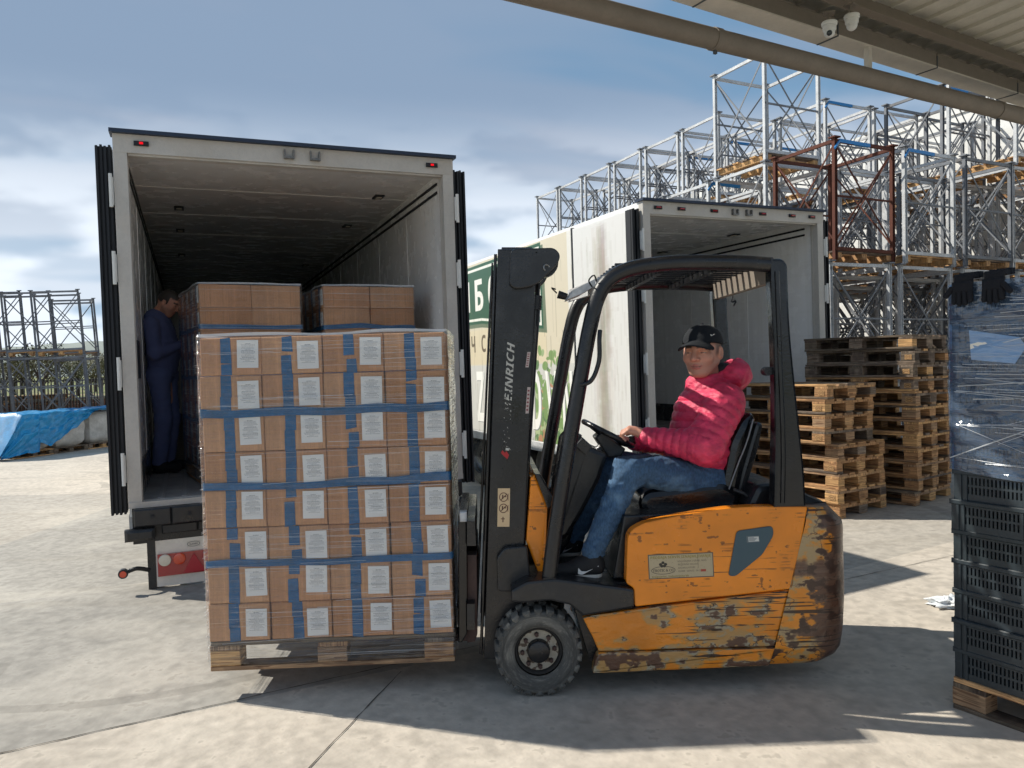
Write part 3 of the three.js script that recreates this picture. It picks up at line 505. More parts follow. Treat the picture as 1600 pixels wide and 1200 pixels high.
// two stacks of empty pallets by the second trailer
function palletStack(px, py, count, turn, seed, words, group) {
  const c = onGround(px, py), r = mulberry(seed);
  // pixel is the near bottom corner: local (+0.6, 0, +0.4)
  let y = c.y;
  for (let i = 0; i < count; i++) {
    const tt = turn + (r() - 0.5) * 0.035, off = words.shift_(i), ox = (r() - 0.5) * 0.035 + off[0], oz = (r() - 0.5) * 0.03 + off[1];
    const cx = c.x - (0.6 * Math.cos(turn) + 0.4 * Math.sin(turn)) + ox, cz = c.z - (-0.6 * Math.sin(turn) + 0.4 * Math.cos(turn)) + oz;
    pallet(words.label(i), [cx, y, cz], tt, group, words.worn(i), seed * 40 + i, r() < 0.55 ? stampMat : null);
    y += 0.146;
  }
}
const ord = ['bottom', 'second', 'third', 'fourth', 'fifth', 'sixth', 'seventh', 'eighth', 'ninth', 'tenth', 'eleventh', 'top'];
palletStack(1311, 812, 9, -0.99, 5, { label: i => `pale wooden pallet, ${i === 8 ? 'top' : ord[i]} of the low stack behind the forklift`, worn: i => i > 6 ? 0.25 : 0.05, shift_: i => i > 4 ? [-0.10, -0.02] : [0, 0] }, 'pallets in the low stack');
palletStack(1434, 790, 12, -0.90, 9, { label: i => `${i > 8 ? 'grey weathered' : 'brown'} wooden pallet, ${ord[i]} of the tall stack beside the crates`, worn: i => i > 8 ? 0.95 : i > 3 ? 0.3 : 0.15, shift_: i => i === 0 ? [-0.05, 0.05] : i > 7 ? [-0.03, 0.0] : [0, 0] }, 'pallets in the tall stack');

// ---------------------------------------------------------------- wrapped loads of cartons
const paperMats = [0, 1, 2].map(s => { const t = print(160, 208, (x, W, H) => { const r = mulberry(900 + s); x.fillStyle = '#e4e1dc'; x.fillRect(0, 0, W, H); x.fillStyle = '#55555a'; x.textAlign = 'center'; for (let i = 0; i < 17; i++) { const y = 26 + i * 8.4, w = (i % 5 === 0 ? 40 : 70 + r() * 50), k = i % 6 === 0 ? 3.4 : 2.2; let q = W / 2 - w / 2; while (q < W / 2 + w / 2) { const l = 3 + r() * 9; x.fillRect(q, y, l, k); q += l + 3; } } }); return S({ map: t, roughness: 0.6 }); });
const tapeGeo = {};
function cartonLoad(name, label, pos, turn, opt = {}) {
  const o = thing(name, label, 'carton load', pos, turn, opt.group); o.rotation.order = 'YXZ';
  const r = mulberry(opt.seed ?? 3), rows = 8, cols = 4, bw = 0.2985, bh = 0.1865, bd = 0.402, y0 = 0.144;
  const pl = new THREE.Group(); pl.name = 'pallet'; o.add(pl); buildPallet(pl, 1.2, 0.35, 0.006, opt.seed ?? 3);
  const boxG = metre(cbox(bw - 0.004, bh - 0.003, bd - 0.004, 0.004)), flapG = metre(merge([span(-bw / 2 + 0.006, -0.002, -bh / 2 + 0.006, bh / 2 - 0.006, 0, 0.003), span(0.002, bw / 2 - 0.006, -bh / 2 + 0.006, bh / 2 - 0.006, 0, 0.0025)]));
  const lab = new THREE.PlaneGeometry(0.103, 0.136), Z = 0.402;
  for (let j = 0; j < rows; j++) for (let i = 0; i < cols; i++) for (const s of [1, -1]) {
    const b = part(o, 'carton', boxG, M.card[Math.floor(r() * 3)]);
    const jx = (r() - 0.5) * 0.007, jz = (r() - 0.5) * 0.008;
    b.position.set(-cols * bw / 2 + (i + 0.5) * bw + jx, y0 + (j + 0.5) * bh, s * (bd / 2) + jz * s); b.rotation.y = (s < 0 ? Math.PI : 0) + (r() - 0.5) * 0.006;
    if (s < 0 && !opt.both) continue;
    const l = part(b, 'label', lab, paperMats[Math.floor(r() * 3)]); l.position.set(0.085 + (r() - 0.5) * 0.012, 0.002 + (r() - 0.5) * 0.02 + (j % 2 ? 0.006 : -0.004), bd / 2 + 0.0035); l.rotation.z = (r() - 0.5) * 0.05;
    // blue tape over the flap seam, torn into a top and a bottom length
    const tx = -0.022 + (r() - 0.5) * 0.007, split = r() < 0.24 ? 0.30 + r() * 0.3 : 0, tl = [];
    const strip = (ya, yb, x) => { const g = metre(slab([[x - 0.026, ya + (r() - 0.5) * 0.012], [x + 0.026, ya + (r() - 0.5) * 0.012], [x + 0.025 + (r() - 0.5) * 0.006, yb], [x - 0.025, yb + (r() - 0.5) * 0.01]], 0, 0.0015), r() * 3, r() * 3); const m = part(b, 'tape', g, M.tape); m.position.z = bd / 2 - 0.0005; };
    if (split) { const ym = bh / 2 - split * bh; strip(ym + 0.009, bh / 2 - 0.001, tx); strip(-bh / 2 + 0.001, ym - 0.009, tx + (r() - 0.5) * 0.03); } else { const ym = (r() - 0.5) * 0.08; strip(ym, bh / 2 - 0.001, tx); strip(-bh / 2 + 0.001, ym, tx + (r() - 0.5) * 0.014); }
  }
  // film and blue tape bands that run right round the load: outline with rounded corners, bulging over the cartons
  const hx = cols * bw / 2 + 0.006, hz = Z + 0.006;
  const ringPt = (u, e) => { const q = rounded([[-hx - e, hz + e], [hx + e, hz + e], [hx + e, -hz - e], [-hx - e, -hz - e]], 0.03, 4); return q; };
  const bandOf = (ya, yb, e, wob, n, seed, ph = 0) => {   // strip round the load with wandering edges
    const q = []; const base = ringPt(0, e), N = new ImprovedNoise(); const per = []; let acc = 0;
    const pts = []; for (let i = 0; i < base.length; i++) { const a = base[i], b = base[(i + 1) % base.length], L = Math.hypot(b[0] - a[0], b[1] - a[1]), k = Math.max(1, Math.round(L / 0.04)); for (let j = 0; j < k; j++) pts.push([lerp(a[0], b[0], j / k), lerp(a[1], b[1], j / k), acc + L * j / k]); acc += L; }
    const pos = [], uv = [], idx = []; const m = pts.length;
    for (let i = 0; i <= m; i++) { const p = pts[i % m], s = i === m ? acc : p[2], an = s / acc * 6.2832; for (let k = 0; k <= n; k++) { const f = k / n, w0 = wob * N.noise(Math.cos(an) * 2.1, Math.sin(an) * 2.1, seed), y = lerp(ya, yb, f) + w0 * (1 + 0.5 * (f - 0.5)); const pf = 0.004 * N.noise(p[0] * 9, y * 9, p[1] * 9 + seed); pos.push(p[0] * (1 + pf), y, p[1] * (1 + pf)); uv.push(s, y); } }
    for (let i = 0; i < m; i++) for (let k = 0; k < n; k++) { const a = i * (n + 1) + k, b = a + n + 1; idx.push(a, b, a + 1, a + 1, b, b + 1); }
    const g = new THREE.BufferGeometry(); g.setAttribute('position', new THREE.Float32BufferAttribute(pos, 3)); g.setAttribute('uv', new THREE.Float32BufferAttribute(uv, 2)); g.setIndex(idx); g.computeVertexNormals(); return g;
  };
  const H = y0 + rows * bh;
  for (const [y, w, sd] of opt.bands ?? [[y0 + bh * 2 + 0.012, 0.034, 3.1], [y0 + bh * 4 + 0.024, 0.038, 5.2], [y0 + bh * 6 + 0.006, 0.042, 8.8]]) part(o, 'tape_band', bandOf(y - w / 2, y + w / 2, 0.004, 0.022, 2, sd), M.tape);
  part(o, 'stretch_film', bandOf(0.035, H + 0.012, 0.009, 0.004, 44, 2.2), M.film);
  // film ends folded loosely over the top edge
  part(o, 'film_hem', bandOf(H + 0.003, H + 0.016, 0.004, 0.010, 2, 6.4), M.filmFold);
  // gathered ropes of film pulled round the load
  const fg = []; const rf = mulberry((opt.seed ?? 3) + 50);
  for (let i = 0; i < (opt.folds ?? 70); i++) {
    const y = 0.06 + rf() * (H - 0.07), tilt = (rf() - 0.5) * (rf() < 0.2 ? 0.12 : 0.03), w = 0.0006 + rf() * rf() * rf() * 0.0030;
    for (const s of [1, -1]) { const a = V(-hx, y - tilt * hx, s * (hz + 0.0125)), b = V(hx, y + tilt * hx, s * (hz + 0.0125)); const st = rf() * 0.8, en = st + 0.2 + rf() * (1 - st); const A = a.clone().lerp(b, st), B = a.clone().lerp(b, Math.min(1, en)); fg.push(beam(A, B, w, 0.0012)); }
    if (rf() < 0.6) { fg.push(beam(V(-hx - 0.0125, y, -hz), V(-hx - 0.0125, y + tilt * 0.8, hz), w, 0.0012)); fg.push(beam(V(hx + 0.0125, y, -hz), V(hx + 0.0125, y + tilt * 0.8, hz), w, 0.0012)); }
  }
  const fm = part(o, 'film_folds', fg, M.filmFold); fm.userData.kind = 'stuff';
  return o;
}
// loads standing in the first trailer, short side to the doors
function inTrailer(o, t, x, y, z, turn) { t.updateMatrixWorld(true); const p = t.localToWorld(V(x, y, z)); o.position.copy(p); o.rotation.order = 'YXZ'; o.rotation.set(0, 0, 0); o.quaternion.copy(t.quaternion).multiply(new THREE.Quaternion().setFromAxisAngle(V(0, 1, 0), turn)); }
const loadA = cartonLoad('wrapped_carton_load', 'tall wrapped carton load inside the trailer, beside the standing worker', [0, 0, 0], 0, { seed: 12, both: false, folds: 46, group: 'carton loads inside the trailer', bands: [[0.144 + 0.1865 * 6 + 0.03, 0.035, 2.1], [0.144 + 0.1865 * 4, 0.03, 4.1], [0.144 + 0.1865 * 2.1, 0.03, 6.1]] });
inTrailer(loadA, trailer1, 0.465 + 0.402, TF + 0.009, -0.26 - 0.613, -Math.PI / 2 + 0.13);
const loadB = cartonLoad('wrapped_carton_load', 'tall wrapped carton load inside the trailer, against the right wall', [0, 0, 0], 0, { seed: 15, both: false, folds: 46, group: 'carton loads inside the trailer', bands: [[0.144 + 0.1865 * 6 + 0.02, 0.035, 3.1], [0.144 + 0.1865 * 4, 0.03, 4.6], [0.144 + 0.1865 * 2.1, 0.03, 1.1]] });
inTrailer(loadB, trailer1, 1.49 + 0.402, TF + 0.009, -0.30 - 0.613, -Math.PI / 2 + 0.06);

// ---------------------------------------------------------------- stack of plastic crates at the right, on its own pallet
{
  const corner = onGround(1489, 1106), turn = Math.atan2(-0.86, 0.5);   // local +x runs along the seen face towards the camera
  const ax = V(0.5, 0, 0.866), nz = V(-0.866, 0, 0.5);       // along the face, out of the face
  const ry = Math.atan2(-ax.z, ax.x);
  const at = (s, d, y) => V(corner.x + ax.x * s - nz.x * d, corner.y + y, corner.z + ax.z * s - nz.z * d);
  const mid = at(0.6, 0.4, 0);
  const pl = pallet('worn wooden pallet under the stack of dark plastic crates', [mid.x, mid.y, mid.z], ry + Math.PI, undefined, 0.8, 71);
  // one crate: 0.6 x 0.4, pitch 0.135, slotted sides, ribs, rim
  const CW = 0.6, CD = 0.4, CH = 0.137;
  const proto = (mat) => {
    const o = new THREE.Group(); const wall = (len, ax2) => {
      const g = [], n = Math.floor((len - 0.11) / 0.0165), y0 = 0.012, y1 = CH - 0.02, hw = len / 2;
      g.push(span(-hw, hw, 0, 0.030, -0.004, 0.004), span(-hw, hw, y1 - 0.012, y1, -0.004, 0.004), span(-hw, hw, 0.062, 0.072, -0.004, 0.004));
      for (let i = 0; i <= n; i++) { const x = -hw + 0.055 + i * (len - 0.11) / n; g.push(span(x - 0.0045, x + 0.0045, 0.03, y1 - 0.012, -0.0035, 0.0035)); }
      for (const x of [-hw + 0.03, -hw + 0.055, 0, hw - 0.055, hw - 0.03]) g.push(span(x - 0.006, x + 0.006, 0, y1, -0.002, 0.010));
      g.push(span(-hw, -hw + 0.05, 0.03, y1 - 0.012, -0.004, 0.003), span(hw - 0.05, hw, 0.03, y1 - 0.012, -0.004, 0.003));
      return merge(g);
    };
    part(o, 'side_wall', metre(wall(CW).translate(0, 0, CD / 2 - 0.006)), mat); part(o, 'side_wall', metre(wall(CW).rotateY(Math.PI).translate(0, 0, -CD / 2 + 0.006)), mat);
    part(o, 'end_wall', metre(wall(CD - 0.02).rotateY(Math.PI / 2).translate(CW / 2 - 0.006, 0, 0)), mat); part(o, 'end_wall', metre(wall(CD - 0.02).rotateY(-Math.PI / 2).translate(-CW / 2 + 0.006, 0, 0)), mat);
    const rim = []; for (const s of [1, -1]) { rim.push(cbox(CW + 0.012, 0.022, 0.016, 0.004, 0, CH - 0.012, s * (CD / 2)), cbox(0.016, 0.022, CD - 0.02, 0.004, s * (CW / 2 - 0.002), CH - 0.012, 0)); }
    part(o, 'rim', metre(merge(rim)), mat); part(o, 'floor', metre(span(-CW / 2 + 0.012, CW / 2 - 0.012, 0.001, 0.006, -CD / 2 + 0.012, CD / 2 - 0.012)), mat);
    return o;
  };
  const protos = M.crate.map(proto), r = mulberry(31), n = 13;
  const yTop = 0.146 + n * 0.1352;
  for (let j = 0; j < n; j++) for (const [s, d, near] of [[0.30, 0.205, true], [0.905, 0.205, false], [0.30, 0.61, false], [0.905, 0.61, false]]) {
    if (d > 0.5 && j < n - 2) continue;   // inner crates of lower layers are hidden from every side in view
    const o = protos[Math.floor(r() * 3)].clone(); o.name = numbered('plastic_crate'); scene.add(o);
    const p = at(s + (r() - 0.5) * 0.014, d + (r() - 0.5) * 0.012, 0.146 + j * 0.1352); o.position.copy(p); o.rotation.y = ry + (r() - 0.5) * 0.012;
    const lv = j === n - 1 ? 'top layer' : `${ord[j] === 'top' ? 'twelfth' : ord[j]} layer`;
    tag(o, d > 0.5 ? `dark plastic crate at the back of the ${lv} of the wrapped stack` : near ? `dark slotted plastic crate, ${lv} of the column at the gloves end` : `dark slotted plastic crate, ${lv} of the column away from the pallet stacks`, 'crate', 'stacked dark plastic crates');
    shadows(o);
  }
  // film round the upper crates, crossed and wrinkled
  const o = thing('crate_stretch_film', 'wrinkled stretch film, sky sheen painted in pale blue, wound round the upper crates', 'stretch film', [0, 0, 0]);
  const N = new ImprovedNoise(), pos = [], uv = [], idx = [], e = 0.014, y0 = 0.146 + 6.9 * 0.1352, y1 = yTop + 0.02, pathPts = [];
  const ringP = [[-e, 0.82], [-e, -e + 0.02], [-e + 0.02, -e], [1.22, -e], [1.22, 0.82]];
  let acc = 0; for (let i = 0; i + 1 < ringP.length; i++) { const a = ringP[i], b = ringP[i + 1], L = Math.hypot(b[0] - a[0], b[1] - a[1]), k = Math.max(1, Math.round(L / 0.03)); for (let j = 0; j < k; j++) { pathPts.push([lerp(a[0], b[0], j / k), lerp(a[1], b[1], j / k), acc + L * j / k]); } acc += L; }
  const ny = 50; for (const q of pathPts) for (let k = 0; k <= ny; k++) { const y = lerp(y0, y1, k / ny) + (k === 0 ? 0.03 * N.noise(q[2] * 3, 1, 2) : 0), w = 0.005 * N.noise(q[2] * 7, y * 22, 4); const p = at(q[0] - (q[0] < 0.1 ? w : 0), q[1] - w, y); pos.push(p.x, p.y, p.z); uv.push(q[2], y); }
  for (let i = 0; i + 1 < pathPts.length; i++) for (let k = 0; k < ny; k++) { const a = i * (ny + 1) + k, b = a + ny + 1; idx.push(a, b, a + 1, a + 1, b, b + 1); }
  const g = new THREE.BufferGeometry(); g.setAttribute('position', new THREE.Float32BufferAttribute(pos, 3)); g.setAttribute('uv', new THREE.Float32BufferAttribute(uv, 2)); g.setIndex(idx); g.computeVertexNormals();
  part(o, 'film_sheet', g, M.film2);
  const fg = [], rf = mulberry(66); for (let i = 0; i < 130; i++) { const s0 = rf() * 1.1, y = lerp(y0 + 0.05, y1 - 0.02, rf()), L = 0.15 + rf() * 0.7, t = (rf() - 0.5) * (y > 1.5 ? 0.5 : 0.9) * (rf() < 0.6 ? 0.2 : 1), w = 0.001 + rf() * rf() * rf() * 0.010; const a = at(Math.max(0, s0), -e - 0.007, y), b = at(Math.min(1.2, s0 + L), -e - 0.007, clamp(y + t * L, y0, y1)); fg.push(beam(a, b, w, 0.0015)); }
  part(o, 'film_folds', fg, M.filmFold).userData.kind = 'stuff';
  // folded white paper under the film
  const pa = thing('paper_sheet', 'crumpled white paper tucked under the film near the gloves', 'paper'); const pp = [[0.10, 0.55], [0.33, 0.51], [0.36, 0.47], [0.31, 0.40], [0.11, 0.42]];
  const pg = slab(pp.map(([s, v]) => [s, v]), 0, 0.002).rotateY(0); const P = pg.attributes.position; for (let i = 0; i < P.count; i++) { const q = at(P.getX(i) * 0.9, -0.010 - P.getZ(i), 0.146 + 10.2 * 0.1352 + P.getY(i) - 0.36); P.setXYZ(i, q.x, q.y, q.z); } pg.computeVertexNormals(); part(pa, 'sheet', pg, S({ color: 0xeee8da, roughness: 0.8 }));
  // two black work gloves hung over the top edge, fingers down
  const gm = S({ color: 0x14161d, roughness: 0.95, bumpMap: M.bumpFine, bumpScale: 0.002 });
  const glove = (s, flip, label) => {
    const o2 = thing('work_glove', label, 'glove', [0, 0, 0], 0, 'gloves on the crates'); const b = at(s, -0.034, yTop + 0.02); o2.position.copy(b); o2.rotation.y = ry; o2.scale.set(0.92, 0.84, 0.95);
    const gs = [cbox(0.098, 0.062, 0.026, 0.011, 0, -0.024, 0)]; const f = [[-0.036, 0.072, -0.06], [-0.013, 0.082, -0.02], [0.012, 0.080, 0.03], [0.036, 0.066, 0.06]];
    for (const [x, l, a] of f) gs.push(new THREE.CapsuleGeometry(0.0125, l - 0.02, 4, 10).rotateZ(a).translate(x + a * 0.03, -0.05 - l / 2 + 0.012, 0.001));
    gs.push(new THREE.CapsuleGeometry(0.0135, 0.045, 4, 10).rotateZ(flip * -0.62).translate(flip * -0.062, -0.045, 0.004));
    gs.push(cbox(0.09, 0.05, 0.03, 0.012, 0, 0.018, -0.012), cbox(0.094, 0.024, 0.075, 0.01, 0, 0.036, -0.04));
    part(o2, 'glove_body', merge(gs.map(q => metre(q))), gm); part(o2, 'cuff', metre(cbox(0.10, 0.03, 0.05, 0.01, 0, 0.044, -0.075)), gm);
  };
  glove(0.075, 1, 'black knitted work glove hung at the stack corner, thumb outward'); glove(0.205, -1, 'black knitted work glove hung beside the corner glove, thumb inward');
}

// scrap of white film lying by the crates
{
  const p = onGround(1486, 946), o = thing('film_scrap', 'crumpled scrap of white film on the concrete beside the crates', 'film scrap', [p.x, p.y, p.z]), N = new ImprovedNoise();
  const g = new THREE.SphereGeometry(0.075, 40, 22), P = g.attributes.position; for (let i = 0; i < P.count; i++) { const x = P.getX(i), y = P.getY(i), z = P.getZ(i), k = 1 + 0.9 * N.noise(x * 26, y * 26, z * 26) + 0.5 * N.noise(x * 60, y * 60, z * 60); P.setXYZ(i, x * k * 1.5, Math.max(0.001, y * k * 0.5 + 0.014), z * k); } g.computeVertexNormals();
  part(o, 'crumpled_film', g, S({ color: 0xdfe3e6, roughness: 0.45, side: THREE.DoubleSide }));
}
// ---------------------------------------------------------------- stacking racks: four posts, top rails, cross braces, pallet deck
const RW = 1.22, RH = 1.72;
function rackProto(kind) {   // kind: 0 galvanised, 1 rusty, 2 dark
  const o = new THREE.Group(), m = [M.galv, M.rust, M.galvDark][kind], m2 = [M.galvDark, M.rust, M.galvDark][kind], h = RW / 2 - 0.03;
  const post = metre(merge([span(-0.026, 0.026, 0, RH, -0.004, 0.004), span(-0.027, -0.02, 0, RH, -0.026, 0.026), span(0.02, 0.027, 0, RH, -0.026, 0.026)])), cap = metre(span(-0.06, 0.06, RH, RH + 0.02, -0.06, 0.06));
  for (const [x, z] of [[-h, -h], [h, -h], [h, h], [-h, h]]) { const p = part(o, 'post', post, m); p.position.set(x, 0, z); const c = part(p, 'post_cap', cap, m2); }
  for (const s of [-1, 1]) {
    part(o, 'top_rail', metre(span(-h, h, RH - 0.06, RH - 0.012, s * h - 0.018, s * h + 0.018)), m); part(o, 'top_rail', metre(span(s * h - 0.018, s * h + 0.018, RH - 0.06, RH - 0.012, -h, h)), m);
    part(o, 'low_rail', metre(span(-h, h, 0.13, 0.18, s * h - 0.02, s * h + 0.02)), m);
  }
  for (const z of [-h, h]) { part(o, 'brace', beam(V(-h, 0.25, z - 0.006), V(h, RH - 0.08, z - 0.006), 0.026, 0.008), m2); part(o, 'brace', beam(V(h, 0.25, z + 0.006), V(-h, RH - 0.08, z + 0.006), 0.026, 0.008), m2); }
  part(o, 'brace', beam(V(-h - 0.006, 0.25, -h), V(-h - 0.006, RH - 0.08, h), 0.008, 0.026), m2); part(o, 'brace', beam(V(-h + 0.006, 0.25, h), V(-h + 0.006, RH - 0.08, -h), 0.008, 0.026), m2);
  for (const s of [-1, 1]) { part(o, 'mid_rail', metre(span(-h, h, RH * 0.52, RH * 0.52 + 0.026, s * h - 0.012, s * h + 0.012)), m2); part(o, 'end_brace', beam(V(h + 0.006, 0.25, s * h), V(h + 0.006, RH - 0.08, -s * h), 0.008, 0.024), m2); }
  return o;
}
const rackKinds = [0, 1, 2].map(rackProto);
function rackDeck(o, seed) { const r = mulberry(seed), w = M.wood[Math.floor(r() * 5)], w2 = M.wood[Math.floor(r() * 5)]; for (let i = 0; i < 6; i++) part(o, 'deck_board', metre(span(-0.6, 0.6, 0.105, 0.127, -0.55 + i * 0.2, -0.55 + i * 0.2 + 0.13), r() * 3, r() * 3), i % 2 ? w : w2); for (const x of [-0.5, 0, 0.5]) part(o, 'deck_bearer', metre(span(x - 0.05, x + 0.05, 0.03, 0.104, -0.55, 0.58), r() * 3, 0, true), w2); }
const tapeBlue = S({ color: 0x1a78b8, roughness: 0.5 });
{
  // rows run along the trailers; s counts away from the camera, t to the right; tiers given per place
  const O = V(4.92, -0.44, -11.75), a = V(-0.42, 0, -0.908), p = V(0.908, 0, -0.42), turn = 0.434, r = mulberry(77);
  const plan = [];
  const tiers = [[3, 4, 3, 3, 3, 3, 3], [3, 3, 3, 4, 4, 4, 4, 4, 4], [3, 3, 4, 4, 4, 4, 4, 4], [4, 4, 4, 3, 4, 4], [4, 3, 4, 4], [4, 4, 4, 4]];
  const where = (s, t) => s < 2 ? 'at the near end of' : s < 5 ? 'midway along' : 'towards the far end of';
  const numbers = ['one', 'two', 'three', 'four', 'five', 'six', 'seven', 'eight', 'nine'], rowName = ['first', 'second', 'third', 'fourth', 'fifth', 'sixth'];
  tiers.forEach((row, t) => row.forEach((n, s) => {
    for (let k = 0; k < n; k++) {
      if (t > 1 && s > 4 && k < 2) continue;      // wholly behind others
      const rusty = (t === 0 && s === 0 && k === 2);
      const kind = rusty ? 1 : r() < 0.16 ? 2 : 0, o = rackKinds[kind].clone(); o.name = numbered('stacking_rack'); scene.add(o);
      const q = O.clone().addScaledVector(a, s * 1.34 + (r() - 0.5) * 0.07).addScaledVector(p, t * 1.36 + (r() - 0.5) * 0.07);
      o.position.set(q.x, q.y + k * (RH + 0.022), q.z); o.rotation.y = turn + (r() - 0.5) * 0.10; o.rotation.z = (r() - 0.5) * 0.014;
      tag(o, `${['galvanised', 'rusty red', 'dull grey'][kind]} rack, ${['bottom', 'second', 'third', 'fourth'][k]} tier, ${rowName[t]} row from trailer, stack ${numbers[s]} from near end`, 'rack', 'steel racks stacked beside the second trailer');
      if (k > 0 || s < 2) rackDeck(o, s * 31 + t * 7 + k);
      if (r() < 0.34 && k === n - 1) { const b = part(o, 'blue_tape', merge([beam(V(-0.5, RH - 0.03, 0.58), V(0.1, RH - 0.04, 0.585), 0.05, 0.05), beam(V(-0.5, RH - 0.03, 0.6), V(-0.62, RH - 0.16, 0.62), 0.03, 0.02)]), tapeBlue); }
      shadows(o);
    }
  }));
}
// ---------------------------------------------------------------- left background: racks, big bags under a blue sheet, wall, fence, trees
{
  const r = mulberry(123);
  // big bags on pallets in a row
  const base = [], A = onGround(40, 716), B = onGround(232, 690), dir = B.clone().sub(A).setY(0).normalize(), ry = Math.atan2(-dir.z, dir.x);
  const N = new ImprovedNoise();
  for (let i = 0; i < 4; i++) {
    const c = A.clone().addScaledVector(dir, 0.35 + i * 1.12), nrm = V(dir.z, 0, -dir.x); c.addScaledVector(nrm, nrm.z < 0 ? 0.55 : -0.55);
    const pl = thing('bag_pallet', ['worn pallet under the sheeted bag by the brick wall', 'worn pallet under the half sheeted white bag', 'worn pallet under the uncovered white bag', 'worn pallet under the bag by the trailer door'][i], 'pallet', [c.x, groundY(c.x, c.z), c.z], ry, 'pallets under the big bags'); buildPallet(pl, 1.2, 0.7, 0.006, 300 + i); pl.scale.set(0.92, 1, 1.2);
    const o = thing('bulk_bag', ['white woven bulk bag mostly hidden by the blue sheet', 'white woven bulk bag half covered by the blue sheet', 'uncovered white woven bulk bag with grey creases', 'white woven bulk bag next to the trailer doors'][i], 'bulk bag', [c.x, groundY(c.x, c.z) + 0.145, c.z], ry, 'bulk bags in the yard');
    const g = new THREE.BoxGeometry(1.06, 0.86, 1.0, 14, 12, 14), P = g.attributes.position;
    for (let k = 0; k < P.count; k++) { let x = P.getX(k), y = P.getY(k), z = P.getZ(k); const f = 1 - 0.30 * Math.pow(Math.abs(y / 0.43), 6), rr2 = Math.hypot(x, z), cr = 1 - 0.10 * Math.pow(Math.min(1, Math.abs(x * z) / 0.265), 2), b = 1 + 0.06 * N.noise(x * 3 + i * 9, y * 5, z * 3); P.setXYZ(k, x * f * cr * b, y + 0.43 + 0.03 * N.noise(x * 4, i, z * 4), z * f * cr * b); }
    g.computeVertexNormals(); part(o, 'bag_body', metre(g), M.bag);
    for (const [x, z] of [[-0.4, 0.4], [0.4, 0.4]]) part(o, 'lifting_loop', tube([V(x, 0.8, z), V(x, 0.95, z * 0.8), V(x * 0.6, 0.9, z * 0.6), V(x * 0.7, 0.82, z * 0.7)], 0.02, 12, 6), M.bag);
  }
  // blue sheet draped over the first bags
  const t = thing('tarpaulin', 'crumpled bright blue plastic sheet draped over the white bags', 'tarpaulin', [A.x, groundY(A.x, A.z), A.z], ry);
  const ux = 110, uy = 64, pos = [], idx = []; for (let i = 0; i <= ux; i++) for (let k = 0; k <= uy; k++) {
    const u = i / ux, v = k / uy, L = 4.4; let x = -0.55 + u * L; const fr = 0.07 * N.noise(u * 9, v * 5, 1) + 0.045 * N.noise(u * 24 + v * 6, v * 9, 4) + 0.02 * N.noise(u * 60, v * 34, 7);
    const reach = u < 0.2 ? 1.0 : Math.max(0.03, 0.9 - Math.abs(u - 0.26) * 2.3 + 0.08 * N.noise(u * 16, 3, 3)); let y, z;   // how far it hangs down the front
    if (v < 0.4) { z = -1.15 + v / 0.4 * 1.15; y = 1.06; } else { const d = (v - 0.4) / 0.6 * reach; y = 1.06 - d * 0.98; z = 0.05 + 0.06 * d; }
    if (u < 0.10) { y *= 0.08 + 0.92 * (u / 0.10); x -= (0.1 - u) * 2.2; }
    pos.push(x, Math.max(0.02, y + fr * 0.6 + 0.02), z + fr + (v > 0.4 ? 0.03 : 0)); }
  for (let i = 0; i < ux; i++) for (let k = 0; k < uy; k++) { const a = i * (uy + 1) + k, b = a + uy + 1; idx.push(a, a + 1, b, b, a + 1, b + 1); }
  const tg = new THREE.BufferGeometry(); tg.setAttribute('position', new THREE.Float32BufferAttribute(pos, 3)); tg.setIndex(idx); tg.computeVertexNormals(); const sheet = part(t, 'sheet', metre(tg), M.tarp); t.position.y += 0.03;

  // low brick wall with capping, pallets piled behind, picket fence
  const Wp = V(A.x - 5, 0, A.z - 2.2), wl = thing('brick_wall', 'low brown brick wall behind the bags', 'wall', [Wp.x, -0.42, Wp.z], ry);
  for (let c = 0; c < 9; c++) for (let i = 0; i < 26; i++) { part(wl, 'brick', metre(box(0.38, 0.12, 0.2, i * 0.4 + (c % 2) * 0.2, 0.065 + c * 0.13, 0), i, c), M.brickWall); }
  part(wl, 'coping', metre(cbox(10.7, 0.09, 0.3, 0.02, 5.1, 1.225, 0)), M.canopySteel);
  const fc = thing('picket_fence', 'dark iron picket fence beyond the brick wall', 'fence', [Wp.x + dir.x * 2.4, -0.42, Wp.z - 1.4], ry);
  for (let i = 0; i < 60; i++) part(fc, 'picket', span(i * 0.13, i * 0.13 + 0.03, 0.5, 1.95, -0.015, 0.015), M.black);
  for (const y of [0.6, 1.85]) part(fc, 'rail', span(0, 7.8, y, y + 0.05, -0.03, -0.015), M.black);
  for (let i = 0; i < 12; i++) { const q = Wp.clone().addScaledVector(dir, 0.2 + (i % 4) * 1.28 + (i > 7 ? 0.4 : 0)); const o = thing('stored_pallet', `brown pallet on the heap behind the brick wall, ${['bottom', 'middle', 'top'][Math.floor(i / 4)]} layer`, 'pallet', [q.x, 0.55 + Math.floor(i / 4) * 0.15, q.z - 1.0], ry + rr(-0.1, 0.1), 'pallets heaped behind the brick wall'); buildPallet(o, 1.2, 0.5, 0.01, 400 + i); }
  // leaning empty racks, two tiers
  const px = [[12, 0], [58, 0.2], [104, 0], [128, 2.6], [-30, 0.2]];
